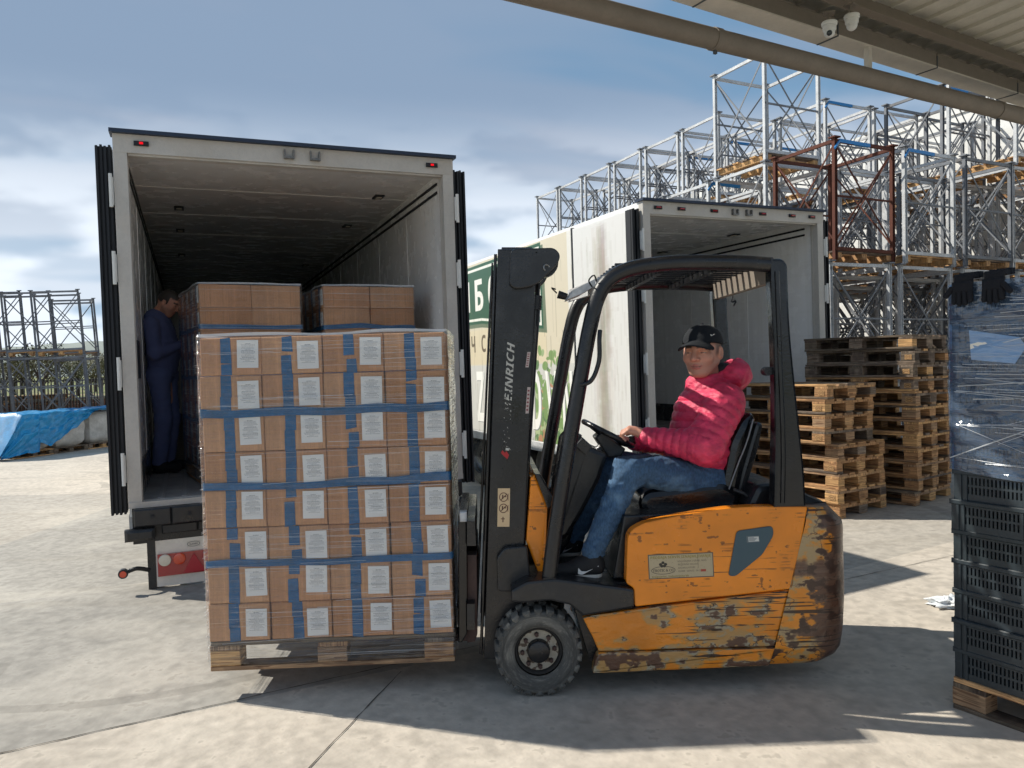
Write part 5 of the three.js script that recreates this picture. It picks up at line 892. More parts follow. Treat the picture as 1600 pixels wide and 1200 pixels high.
  decal('service_plate', f, print(512, 208, (x, W, H) => {
    x.fillStyle = '#b3a384'; x.fillRect(0, 0, W, H); x.strokeStyle = '#40382a'; x.lineWidth = 6; x.strokeRect(4, 4, W - 8, H - 8); x.fillStyle = '#8a7a2c'; x.font = 'bold 30px sans-serif'; x.fillText('PRODAJA SERVIS IZNAJMLJIVANJE', 18, 38, W - 36);
    x.fillStyle = '#2e2a22'; x.lineWidth = 4; x.strokeStyle = '#2e2a22'; x.beginPath(); x.ellipse(116, 136, 92, 32, 0, 0, 7); x.stroke(); x.font = 'bold 30px serif'; x.fillText('FROTIC & CO', 36, 148, 160); for (const [dx, dy] of [[0, -6], [-20, 8], [20, 8], [-10, 22], [10, 22]]) { x.beginPath(); x.arc(116 + dx, 78 + dy, 12, 0, 7); x.fill(); }
    x.fillStyle = '#4c4636'; x.font = '20px sans-serif'; ['VILJUŠKARA I GRAĐ. MAŠ.', 'REZERVNI DELOVI', 'AKUMULATORI', 'GUME  SERVIS  06 24'].forEach((t, i) => x.fillText(t, 232, 72 + i * 28, 262)); x.fillStyle = '#7a6c2e'; x.font = 'bold 22px sans-serif'; x.fillText('Kragujevac, Industrijska bb', 24, 196, 300); x.fillStyle = '#a04030'; x.fillRect(410, 140, 40, 20);
    const r = mulberry(5); x.fillStyle = 'rgba(70,60,44,0.35)'; for (let i = 0; i < 160; i++) x.fillRect(r() * W, r() * H, 1 + r() * 6, 1 + r() * 4); x.fillRect(388, 8, 5, 120);
  }), [1014, 905.5], [1116, 901], [1012, 867], 0.5052);
  decal('panel_label', f, print(96, 48, (x, W, H) => { x.fillStyle = '#5f6b70'; x.fillRect(0, 0, W, H); x.fillStyle = '#c8cac6'; x.fillRect(14, 6, 78, 36); x.fillStyle = '#5a6064'; for (let i = 0; i < 5; i++) x.fillRect(18, 10 + i * 6, 40 + (i * 23) % 30, 3); }), [1167, 848], [1187, 847], [1166, 838], 0.5115);
}
// ---------------------------------------------------------------- the carton load on the forks
const heldLoad = cartonLoad('wrapped_carton_load', 'wrapped pallet of labelled cartons with blue tape lifted on the forks', [0, 0, 0], 0, { seed: 3, both: false, folds: 80 });
{
  // pallet's near lower corners at (325,1052) and (714,1034), on a plane 0.4 m this side of the forklift's middle line
  const zz = 0.402, A = FP(326, 1051, zz), B = FP(714, 1032, zz), ang = Math.atan2(B[1] - A[1], B[0] - A[0]);
  const mid = V((A[0] + B[0]) / 2, (A[1] + B[1]) / 2, 0).applyMatrix4(fork.matrixWorld);
  heldLoad.position.copy(mid); heldLoad.quaternion.copy(fork.quaternion).multiply(new THREE.Quaternion().setFromAxisAngle(V(0, 0, 1), ang * 0.6));
}
// ---------------------------------------------------------------- people: signed distance fields meshed with surface nets
function netMesh(sdf, lo, hi, cell, colour) {
  const nx = Math.ceil((hi.x - lo.x) / cell) + 1, ny = Math.ceil((hi.y - lo.y) / cell) + 1, nz = Math.ceil((hi.z - lo.z) / cell) + 1;
  const F = new Float32Array(nx * ny * nz); let q = 0;
  for (let k = 0; k < nz; k++) for (let j = 0; j < ny; j++) for (let i = 0; i < nx; i++) F[q++] = sdf(lo.x + i * cell, lo.y + j * cell, lo.z + k * cell);
  const at = (i, j, k) => (k * ny + j) * nx + i, id = new Int32Array(nx * ny * nz).fill(-1), pos = [], idx = [];
  for (let k = 0; k < nz - 1; k++) for (let j = 0; j < ny - 1; j++) for (let i = 0; i < nx - 1; i++) {
    let n = 0, sx = 0, sy = 0, sz = 0; const v = []; for (let c = 0; c < 8; c++) v.push(F[at(i + (c & 1), j + (c >> 1 & 1), k + (c >> 2))]);
    for (let a = 0; a < 8; a++) for (const b of [1, 2, 4]) if (!(a & b)) { const d = a | b; if ((v[a] < 0) !== (v[d] < 0)) { const t = v[a] / (v[a] - v[d]); sx += (a & 1) + (b === 1 ? t : 0); sy += (a >> 1 & 1) + (b === 2 ? t : 0); sz += (a >> 2) + (b === 4 ? t : 0); n++; } }
    if (n) { id[at(i, j, k)] = pos.length / 3; pos.push(lo.x + (i + sx / n) * cell, lo.y + (j + sy / n) * cell, lo.z + (k + sz / n) * cell); }
  }
  for (let k = 1; k < nz - 1; k++) for (let j = 1; j < ny - 1; j++) for (let i = 1; i < nx - 1; i++) {
    const a = F[at(i, j, k)] < 0;
    const quad = (b, p) => { if (a === b) return; const [w, x, y, z] = p; if (w < 0 || x < 0 || y < 0 || z < 0) return; a ? idx.push(w, x, y, w, y, z) : idx.push(w, y, x, w, z, y); };
    quad(F[at(i + 1, j, k)] < 0, [id[at(i, j - 1, k - 1)], id[at(i, j, k - 1)], id[at(i, j, k)], id[at(i, j - 1, k)]]);
    quad(F[at(i, j + 1, k)] < 0, [id[at(i - 1, j, k - 1)], id[at(i - 1, j, k)], id[at(i, j, k)], id[at(i, j, k - 1)]]);
    quad(F[at(i, j, k + 1)] < 0, [id[at(i - 1, j - 1, k)], id[at(i, j - 1, k)], id[at(i, j, k)], id[at(i - 1, j, k)]]);
  }
  const g = new THREE.BufferGeometry(); g.setAttribute('position', new THREE.Float32BufferAttribute(pos, 3)); g.setIndex(idx);
  const nor = new Float32Array(pos.length), e = cell * 0.6, uv = new Float32Array(pos.length / 3 * 2), col = colour ? new Float32Array(pos.length) : null;
  for (let i = 0; i < pos.length; i += 3) {
    const x = pos[i], y = pos[i + 1], z = pos[i + 2]; let a = sdf(x + e, y, z) - sdf(x - e, y, z), b = sdf(x, y + e, z) - sdf(x, y - e, z), c = sdf(x, y, z + e) - sdf(x, y, z - e); const l = Math.hypot(a, b, c) || 1;
    nor[i] = a / l; nor[i + 1] = b / l; nor[i + 2] = c / l; uv[i / 3 * 2] = x + z * 0.35; uv[i / 3 * 2 + 1] = y;
    if (col) { const k = colour(x, y, z); col[i] = k[0]; col[i + 1] = k[1]; col[i + 2] = k[2]; }
  }
  g.setAttribute('normal', new THREE.BufferAttribute(nor, 3)); g.setAttribute('uv', new THREE.BufferAttribute(uv, 2)); if (col) g.setAttribute('color', new THREE.BufferAttribute(col, 3));
  return g;
}
const smin = (a, b, k) => { const h = Math.max(0, k - Math.abs(a - b)) / k; return Math.min(a, b) - h * h * k * 0.25; };
function cap(a, b, ra, rb) {   // tapered capsule; second result is the place along it
  const dx = b.x - a.x, dy = b.y - a.y, dz = b.z - a.z, L2 = dx * dx + dy * dy + dz * dz, L = Math.sqrt(L2);
  const f = (x, y, z) => { const t = clamp(((x - a.x) * dx + (y - a.y) * dy + (z - a.z) * dz) / L2); f.t = t; return Math.hypot(x - a.x - dx * t, y - a.y - dy * t, z - a.z - dz * t) - ra - (rb - ra) * t; }; f.L = L; return f;
}
const ell = (cx, cy, cz, rx, ry, rz) => (x, y, z) => { const a = (x - cx) / rx, b = (y - cy) / ry, c = (z - cz) / rz, k = Math.hypot(a, b, c), m = Math.hypot(a / rx, b / ry, c / rz) || 1; return k * (k - 1) / m; };
const noise3 = new ImprovedNoise();

// head in its own frame: y up, +z out of the face, centre of the skull at 0
function headGeo(o = {}) {
  const skull = ell(0, 0.03, -0.015, 0.077, 0.098, 0.098), face = ell(0, -0.036, 0.026, 0.062, 0.086, 0.067), chin = ell(0, -0.098, 0.058, 0.027, 0.021, 0.024), brow = cap(V(-0.034, 0.03, 0.079), V(0.034, 0.03, 0.079), 0.014, 0.014), browM = ell(0, 0.026, 0.085, 0.02, 0.014, 0.012);
  const nose = cap(V(0, 0.018, 0.089), V(0, -0.022, 0.110), 0.0085, 0.0135), nostL = ell(-0.013, -0.027, 0.095, 0.010, 0.008, 0.011), nostR = ell(0.013, -0.027, 0.095, 0.010, 0.008, 0.011), cheL = ell(-0.043, -0.022, 0.058, 0.024, 0.026, 0.022), cheR = ell(0.043, -0.022, 0.058, 0.024, 0.026, 0.022);
  const lipU = cap(V(-0.021, -0.058, 0.081), V(0.021, -0.058, 0.081), 0.006, 0.006), lipM = ell(0, -0.056, 0.088, 0.014, 0.006, 0.007), lipD = ell(0, -0.069, 0.083, 0.019, 0.007, 0.010), sockL = ell(-0.032, 0.009, 0.096, 0.020, 0.013, 0.021), sockR = ell(0.032, 0.009, 0.096, 0.020, 0.013, 0.021), eyeL = ell(-0.032, 0.007, 0.071, 0.0135, 0.0125, 0.0135), eyeR = ell(0.032, 0.007, 0.071, 0.0135, 0.0125, 0.0135);
  const lidL = ell(-0.032, 0.0145, 0.073, 0.0165, 0.007, 0.0145), lidR = ell(0.032, 0.0145, 0.073, 0.0165, 0.007, 0.0145), bagL = ell(-0.032, -0.001, 0.072, 0.016, 0.006, 0.0135), bagR = ell(0.032, -0.001, 0.072, 0.016, 0.006, 0.0135);
  const earL = ell(-0.081, -0.004, -0.012, 0.011, 0.034, 0.020), earR = ell(0.081, -0.004, -0.012, 0.011, 0.034, 0.020), earIL = ell(-0.09, 0.0, -0.006, 0.007, 0.02, 0.010), earIR = ell(0.09, 0.0, -0.006, 0.007, 0.02, 0.010), neck = cap(V(0, -0.06, -0.025), V(0, -0.20, -0.06), 0.056, 0.062), jawL = cap(V(-0.058, -0.045, 0.0), V(-0.024, -0.094, 0.048), 0.020, 0.018), jawR = cap(V(0.058, -0.045, 0.0), V(0.024, -0.094, 0.048), 0.020, 0.018);
  const fn = (x, y, z) => {
    let d = smin(skull(x, y, z), face(x, y, z), 0.03); d = smin(d, chin(x, y, z), 0.025); d = smin(d, jawL(x, y, z), 0.022); d = smin(d, jawR(x, y, z), 0.022); d = smin(d, cheL(x, y, z), 0.02); d = smin(d, cheR(x, y, z), 0.02); d = smin(d, brow(x, y, z), 0.018); d = smin(d, browM(x, y, z), 0.015); d = smin(d, neck(x, y, z), 0.03);
    d = -smin(-d, sockL(x, y, z), 0.010); d = -smin(-d, sockR(x, y, z), 0.010);
    d = smin(d, nose(x, y, z), 0.012); d = smin(d, nostL(x, y, z), 0.007); d = smin(d, nostR(x, y, z), 0.007); d = smin(d, lipU(x, y, z), 0.006); d = smin(d, lipM(x, y, z), 0.006); d = smin(d, lipD(x, y, z), 0.006);
    d = Math.min(d, eyeL(x, y, z), eyeR(x, y, z)); d = smin(d, Math.min(lidL(x, y, z), lidR(x, y, z)), 0.004); d = smin(d, Math.min(bagL(x, y, z), bagR(x, y, z)), 0.005);
    d = smin(d, Math.min(earL(x, y, z), earR(x, y, z)), 0.008); d = -smin(-d, Math.min(earIL(x, y, z), earIR(x, y, z)), 0.006);
    return d;
  };
  const col = (x, y, z) => {
    let c = [0.56, 0.27, 0.185]; const n = noise3.noise(x * 60, y * 60, z * 60) * 0.05, to = (r, k) => { c = c.map((v, i) => lerp(v, r[i], k)); };
    to([0.56, 0.24, 0.17], 0.5 * smooth(0.03, 0.0, Math.hypot(x - Math.sign(x) * 0.042, y + 0.02)) * (z > 0.03 ? 1 : 0) + 0.4 * smooth(0.03, 0.01, Math.hypot(x, y + 0.02)) * (z > 0.08 ? 1 : 0));
    to([0.27, 0.175, 0.145], (o.stubble ?? 0.35) * smooth(-0.038, -0.055, y + Math.abs(x) * -0.15) * smooth(-0.125, -0.11, y) * (z > -0.02 ? 1 : 0) * (0.75 + 3 * n));
    to([0.012, 0.008, 0.008], 0.8 * smooth(0.0024, 0.0008, Math.abs(y + 0.0625)) * (z > 0.07 && Math.abs(x) < 0.024 ? 1 : 0)); to([0.40, 0.13, 0.11], 0.85 * smooth(0.0035, 0, Math.min(lipU(x, y, z), lipM(x, y, z), lipD(x, y, z))) * (z > 0.07 ? 1 : 0));
    const e = Math.min(eyeL(x, y, z), eyeR(x, y, z)); if (e < 0.0012 && Math.min(lidL(x, y, z), lidR(x, y, z), bagL(x, y, z), bagR(x, y, z)) > 0.0012) { c = [0.30, 0.26, 0.24]; if (Math.hypot(Math.abs(x) - 0.032 + (o.look ?? 0) * Math.sign(x), y - 0.007) < 0.006) c = [0.05, 0.03, 0.02]; }
    to([0.06, 0.04, 0.03], 0.95 * smooth(0.009, 0.005, Math.abs(y - 0.031 - 0.006 * Math.sin(Math.abs(x) * 60))) * (z > 0.06 && Math.abs(x) > 0.012 && Math.abs(x) < 0.052 ? 1 : 0));
    if (o.sides) to([0.06, 0.048, 0.042], 0.72 * smooth(0.052, 0.062, Math.abs(x)) * smooth(0.035, 0.01, z) * smooth(-0.02, 0.005, y + 0.25 * z) * (Math.abs(x) > 0.0785 && Math.abs(z + 0.012) < 0.02 && Math.abs(y + 0.004) < 0.034 ? 0 : 1));
    if (o.hair) to([0.035, 0.027, 0.022], smooth(o.hair - 0.008, o.hair + 0.008, y + (z < 0.02 ? 0.06 : -0.01) + noise3.noise(x * 90, y * 90, z * 90) * 0.008) * (Math.abs(x) > 0.0815 && y < 0.02 ? 0 : 1));
    return c.map(v => v * (1 + n));
  };
  return netMesh(fn, V(-0.105, -0.23, -0.14), V(0.105, 0.14, 0.14), 0.0033, col);
}
// hand from wrist to curled fingers; f forward, u out of the back of the hand, s towards the little finger
function handGeo(w, f, u, s, curl, side = 1) {
  const P = (a, b, c) => w.clone().addScaledVector(f, a).addScaledVector(u, b).addScaledVector(s, c * side), chains = [];
  chains.push([P(0.0, 0, 0), P(0.07, 0.004, -0.022), 0.024, 0.018], [P(0, 0, 0), P(0.072, 0.003, 0.022), 0.023, 0.016], [P(0.03, 0.004, -0.012), P(0.075, 0.006, 0.008), 0.02, 0.018], [P(-0.06, 0, 0), P(0.005, 0, 0), 0.028, 0.026]);
  const len = [[0.040, 0.025, 0.021], [0.045, 0.029, 0.022], [0.042, 0.027, 0.021], [0.033, 0.020, 0.018]];
  const fingers = len.map((l, i) => { const c = -0.030 + i * 0.020; let p = P(0.078, 0.004, c), a = -curl[0] - i * 0.05; const out = []; l.forEach((L, k) => { const q = p.clone().addScaledVector(f, Math.cos(a) * L).addScaledVector(u, Math.sin(a) * L); out.push([p, q, 0.0092 - k * 0.0006, 0.0086 - k * 0.0008]); p = q; a -= curl[1]; }); return out; });
  const th = []; { let p = P(0.018, -0.004, -0.026); const d1 = f.clone().multiplyScalar(0.75).addScaledVector(s, -0.55 * side).addScaledVector(u, -0.35).normalize(), d2 = f.clone().multiplyScalar(0.8).addScaledVector(u, -0.6).normalize(); const q = p.clone().addScaledVector(d1, 0.045), e = q.clone().addScaledVector(d2, 0.036); th.push([p, q, 0.014, 0.0105], [q, e, 0.0105, 0.009]); }
  const palm = chains.map(c => cap(...c)), fs = [...fingers, th].map(ch => ch.map(c => cap(...c)));
  const fn = (x, y, z) => { let d = 9; for (const c of palm) d = smin(d, c(x, y, z), 0.015); let m = 9; for (const ch of fs) { let e = 9; for (const c of ch) e = smin(e, c(x, y, z), 0.005); m = Math.min(m, e); } return smin(d, m, 0.008); };
  const all = [...chains, ...fingers.flat(), ...th], lo = V(9, 9, 9), hi = V(-9, -9, -9); for (const [a, b] of all) for (const p of [a, b]) { lo.min(p); hi.max(p); } lo.subScalar(0.035); hi.addScalar(0.035);
  return netMesh(fn, lo, hi, 0.0036, (x, y, z) => { const n = noise3.noise(x * 70, y * 70, z * 70) * 0.1; return [0.56 * (1 + n), 0.27 * (1 + n), 0.185 * (1 + n)]; });
}
const skin = PH({ vertexColors: true, roughness: 0.52, sheen: 0.15 });
const denimN = fbm(512, 512, 4, 4, 5, 3001), denimF = fbm(512, 512, 128, 64, 2, 3011);
const denim = S({ map: texture(512, 512, (x, y, i, c) => { const v = 0.9 + 0.3 * (denimF[i] - 0.5) + 0.25 * (denimN[i] - 0.5); c[0] = 0.29 * v; c[1] = 0.42 * v; c[2] = 0.555 * v; mix3(c, 0.55, 0.67, 0.76, 0.6 * smooth(0.52, 0.72, denimN[i])); }, { repeat: [1.6, 1.6] }), roughness: 0.9, bumpMap: grey(512, 512, denimF, [6, 6]), bumpScale: 0.002 });
const jacketN = fbm(512, 512, 12, 20, 5, 3021);
const jacketM = PH({ map: texture(512, 512, (x, y, i, c) => { const v = 0.92 + 0.3 * (jacketN[i] - 0.5); c[0] = 0.90 * v; c[1] = 0.235 * v; c[2] = 0.39 * v; }, { repeat: [2, 2] }), roughness: 0.58, sheen: 0.2, bumpMap: grey(512, 512, jacketN, [3, 3]), bumpScale: 0.006 });
const capM = S({ color: 0x0d131b, roughness: 0.9, bumpMap: M.bumpFine, bumpScale: 0.001 }), soleM = S({ color: 0xb9b6ae, roughness: 0.8 }), shoeM = S({ color: 0x17181b, roughness: 0.75, bumpMap: M.bumpFine, bumpScale: 0.001 });

// ---- the driver, seated on the forklift (built in the forklift's frame)
{
  const d = thing('person', 'person in pink puffer jacket, jeans and dark cap driving the forklift', 'person', [0, 0, 0]); d.position.copy(fork.position); d.rotation.y = fork.rotation.y;
  const J = {
    hip: FV(1120, 738, 0), belly: FV(1096, 700, 0.0), chest: FV(1106, 645, 0), neck: FV(1106, 594, 0), shN: FV(1134, 628, 0.19), elN: FV(1100, 698, 0.29), wrN: FV(1012, 683, 0.135), shF: FV(1096, 630, -0.19), elF: FV(1052, 695, -0.26), wrF: FV(990, 692, -0.15),
    hipN: FV(1108, 752, 0.12), knN: FV(985, 731, 0.27), anN: FV(926, 862, 0.36), hipF: FV(1104, 748, -0.10), knF: FV(945, 726, -0.14), anF: FV(895, 842, -0.10)
  };
  // jacket: torso, sleeves, hood; horizontal quilting
  const torso = [cap(J.hip.clone().add(V(0, 0.02, 0)), J.belly, 0.15, 0.182), cap(J.belly, J.chest, 0.182, 0.172), cap(J.chest, J.neck.clone().add(V(0.02, -0.03, 0)), 0.165, 0.095)], shB = cap(J.shN.clone().add(V(0.0, 0.0, -0.03)), J.shF.clone().add(V(0.01, 0.0, 0.03)), 0.085, 0.085);
  const armN = [cap(J.shN, J.elN, 0.112, 0.098), cap(J.elN, J.wrN, 0.094, 0.054)], armF = [cap(J.shF, J.elF, 0.085, 0.07), cap(J.elF, J.wrF, 0.068, 0.045)];
  const hoodC = FV(1146, 582, 0), hood = ell(hoodC.x - 0.005, hoodC.y - 0.01, 0, 0.095, 0.095, 0.155), hoodIn = ell(hoodC.x - 0.07, hoodC.y + 0.055, 0, 0.085, 0.055, 0.085), collar = ell(J.neck.x - 0.02, J.neck.y - 0.01, 0, 0.10, 0.055, 0.105), collarIn = ell(J.neck.x - 0.01, J.neck.y + 0.045, 0.01, 0.072, 0.075, 0.072);
  const ax = J.neck.clone().sub(J.hip).normalize();
  const quilt = (v, pitch) => 1 - Math.pow(Math.abs(Math.sin(Math.PI * v / pitch)), 0.55);
  const jac = (x, y, z) => {
    const zz = z * 0.80; let t = 9; for (const c of torso) t = smin(t, c(x, y, zz), 0.07); t = smin(t, shB(x, y, z), 0.06);
    const h = (x - J.hip.x) * ax.x + (y - J.hip.y) * ax.y; t += 0.011 * quilt(h + 0.006 * noise3.noise(x * 14, y * 14, z * 14), 0.052);
    let a = armN[0](x, y, z); a += 0.009 * quilt(armN[0].t * armN[0].L, 0.046); let b = armN[1](x, y, z); b += 0.010 * quilt(armN[1].t * armN[1].L + 0.02, 0.044); const n = smin(a, b, 0.035);
    let e = armF[0](x, y, z), g = armF[1](x, y, z); g += 0.009 * quilt(armF[1].t * armF[1].L, 0.044); const m = smin(e, g, 0.035);
    let r = smin(t, n, 0.022); r = smin(r, m, 0.022); let k = hood(x, y, z) + 0.006 * noise3.noise(x * 22, y * 22, z * 22); k = -smin(-k, hoodIn(x, y, z), 0.03); r = smin(r, k, 0.018); r = smin(r, collar(x, y, z), 0.03); r = -smin(-r, collarIn(x, y, z), 0.015);
    r += 0.004 * noise3.noise(x * 30, y * 30, z * 30) + 0.004 * noise3.noise(x * 12 + 5, y * 12, z * 12);
    return Math.max(r, (J.hip.y - 0.055 + (x - J.hip.x) * -0.28) - y);
  };
  part(d, 'jacket', netMesh(jac, V(J.wrF.x - 0.1, J.hip.y - 0.2, -0.42), V(hoodC.x + 0.16, hoodC.y + 0.16, 0.42), 0.0085), jacketM);
  // jeans
  const legN = [cap(J.hipN, J.knN, 0.105, 0.082), cap(J.knN, J.anN, 0.078, 0.055)], legF = [cap(J.hipF, J.knF, 0.105, 0.082), cap(J.knF, J.anF, 0.078, 0.055)], pel = cap(J.hipN, J.hipF, 0.115, 0.115);
  const jeans = (x, y, z) => { let a = smin(legN[0](x, y, z), legN[1](x, y, z), 0.05); const sN = legN[1].t; let b = smin(legF[0](x, y, z), legF[1](x, y, z), 0.05); let r = smin(a, b, 0.02); r = smin(r, pel(x, y, z), 0.05); return r + 0.007 * noise3.noise(x * 16 + y * 10, y * 34 - x * 12, z * 14) + 0.004 * noise3.noise(x * 40 + y * 30, y * 50, z * 22) + 0.004 * noise3.noise(x * 50, y * 60, z * 40) * smooth(0.55, 1, sN) - 0.004 * Math.max(0, Math.sin(sN * 60)) * smooth(0.8, 0.95, sN); };
  part(d, 'jeans', netMesh(jeans, V(J.anF.x - 0.12, J.anN.y - 0.06, -0.30), V(J.hipN.x + 0.16, J.hipN.y + 0.15, 0.45), 0.0095), denim);
  // head, neck and hands in one mesh
  const head = headGeo({ stubble: 0.5, look: 0.002, sides: true }), hc = FV(1097, 551, 0.05), faceDir = V(-0.60, -0.08, 0.80).normalize(), right = V(0, 1, 0).cross(faceDir).normalize(), upv = faceDir.clone().cross(right);
  const HM = new THREE.Matrix4().makeBasis(right, upv, faceDir).scale(V(1.22, 1.07, 1.12)).setPosition(hc); head.applyMatrix4(HM);
  const hf = V(-0.93, 0.26, -0.22).normalize(), hu0 = V(0.2, 0.95, 0.25), hs = hf.clone().cross(hu0).normalize(), hu = hs.clone().cross(hf).normalize();
  const handN = handGeo(FV(1004, 678, 0.125), hf, hu, hs, [0.75, 0.85], -1), hf2 = V(-0.85, 0.25, 0.35).normalize(), hs2 = hf2.clone().cross(V(0.2, 0.9, -0.3)).normalize(), hu2 = hs2.clone().cross(hf2).normalize();
  const handF = handGeo(FV(978, 690, -0.14), hf2, hu2, hs2, [0.8, 0.85], 1);
  const inner = [cap(J.hip, J.chest, 0.10, 0.10), cap(J.chest, hc.clone().add(V(0.03, -0.10, -0.02)), 0.09, 0.045), cap(J.chest.clone().add(V(0, 0.04, 0)), J.shN, 0.06, 0.05), cap(J.shN, J.elN, 0.045, 0.04), cap(J.elN, FV(1000, 677, 0.122), 0.038, 0.022), cap(J.chest.clone().add(V(0, 0.04, 0)), J.shF, 0.06, 0.05), cap(J.shF, J.elF, 0.045, 0.04), cap(J.elF, FV(972, 688, -0.138), 0.035, 0.02), cap(J.hip, J.hipN, 0.09, 0.07), cap(J.hipN, J.knN, 0.06, 0.035), cap(J.knN, J.anN, 0.035, 0.03), cap(J.hip, J.hipF, 0.09, 0.07), cap(J.hipF, J.knF, 0.06, 0.035), cap(J.knF, J.anF, 0.035, 0.03)];
  const innerG = netMesh((x, y, z) => { let r = 9; for (const c of inner) r = smin(r, c(x, y, z), 0.03); return r; }, V(J.anF.x - 0.1, J.anN.y - 0.1, -0.36), V(hoodC.x + 0.1, hc.y + 0.05, 0.46), 0.014, () => [0.5, 0.27, 0.2]);
  part(d, 'body', mergeGeometries([head, handN, handF, innerG]), skin);
  // cap with curved peak
  const dome = ell(0, 0.048, -0.012, 0.088, 0.096, 0.110), domeI = ell(0, 0.046, -0.012, 0.082, 0.087, 0.104), capF = (x, y, z) => { let r = Math.max(dome(x, y, z), (0.044 + z * 0.16) - y); const by = 0.068 - 8.0 * x * x - 0.10 * Math.max(0, z - 0.07) - 1.2 * Math.max(0, z - 0.07) ** 2, out = Math.hypot(x / 0.078, (z - 0.075) / 0.088) - 1; const b = Math.max(Math.abs(y - by) - 0.005, out * 0.07, 0.05 - z); r = smin(r, b, 0.01); const btn = Math.hypot(x, y - 0.142, z + 0.012) - 0.009; return Math.min(r, btn); };
  const cg = netMesh(capF, V(-0.1, -0.02, -0.135), V(0.1, 0.16, 0.18), 0.0042).applyMatrix4(HM); const cp = part(d, 'cap', cg, capM);
  const lg = slab([[-0.012, 0.004], [-0.006, -0.003], [0.012, 0.006], [-0.004, 0.001], [-0.008, 0.006]], 0, 0.003).rotateY(0.95).translate(0.068, 0.088, 0.052); part(cp, 'cap_logo', lg.applyMatrix4(HM), S({ color: 0xc9c9c6, roughness: 0.6 }));
  // shirt collar at the nape
  const nc = FV(1128, 578, -0.02); part(d, 'shirt_collar', netMesh((x, y, z) => ell(nc.x, nc.y, 0.0, 0.05, 0.042, 0.062)(x, y, z) + 0.006 * noise3.noise(x * 30, y * 30, z * 30), V(nc.x - 0.07, nc.y - 0.06, -0.08), V(nc.x + 0.07, nc.y + 0.06, 0.08), 0.007), S({ color: 0x2b2f35, roughness: 0.9 }));
  // shoes: upper, sole, swoosh
  const floorY = FP(900, 903, 0.38)[1] + 0.001;
  const shoe = (an, toe, z, yaw) => {
    const heel = V(an.x + 0.035, an.y - 0.055, z), L = 0.275, base = floorY, fx = (t) => heel.x - t * L;
    const up = cap(V(heel.x - 0.02, base + 0.05, z), V(heel.x - 0.10, base + 0.055, z), 0.040, 0.042), to = cap(V(heel.x - 0.10, base + 0.045, z), V(heel.x - L + 0.05, base + 0.032, z), 0.042, 0.030), ank = cap(V(an.x, an.y, z), V(heel.x - 0.03, base + 0.06, z), 0.047, 0.043);
    const fn = (x, y, zz) => { const q = z + (zz - z) * 0.95; let r = smin(up(x, y, q), to(x, y, q), 0.03); r = smin(r, ank(x, y, q), 0.04); return Math.max(r, base + 0.016 - y); };
    const s = part(d, 'shoe', netMesh(fn, V(heel.x - L - 0.06, base - 0.02, z - 0.08), V(heel.x + 0.08, an.y + 0.07, z + 0.08), 0.0065), shoeM);
    const so = (x, y, zz) => { const q = Math.hypot(Math.max(0, Math.abs(x - (heel.x - L / 2 + 0.012)) - L / 2 + 0.045), zz - z) - 0.045; return Math.max(q, Math.abs(y - base - 0.008 - 0.010 * smooth(heel.x - L * 0.72, heel.x - L - 0.01, x)) - 0.010); };
    part(s, 'sole', netMesh(so, V(heel.x - L - 0.06, base - 0.02, z - 0.07), V(heel.x + 0.08, base + 0.05, z + 0.07), 0.006), soleM);
    part(s, 'swoosh', slab(rounded([[heel.x - 0.115, base + 0.058], [heel.x - 0.118, base + 0.026], [heel.x - 0.095, base + 0.022], [heel.x - 0.01, base + 0.066], [heel.x - 0.075, base + 0.038], [heel.x - 0.10, base + 0.040]], 0.006), z + 0.040, z + 0.053, 0.002), S({ color: 0xd6d6d4, roughness: 0.5 }));
  };
  shoe(J.anN, FV(905, 903, 0.36), 0.36); shoe(J.anF, FV(870, 880, -0.10), -0.10);
}
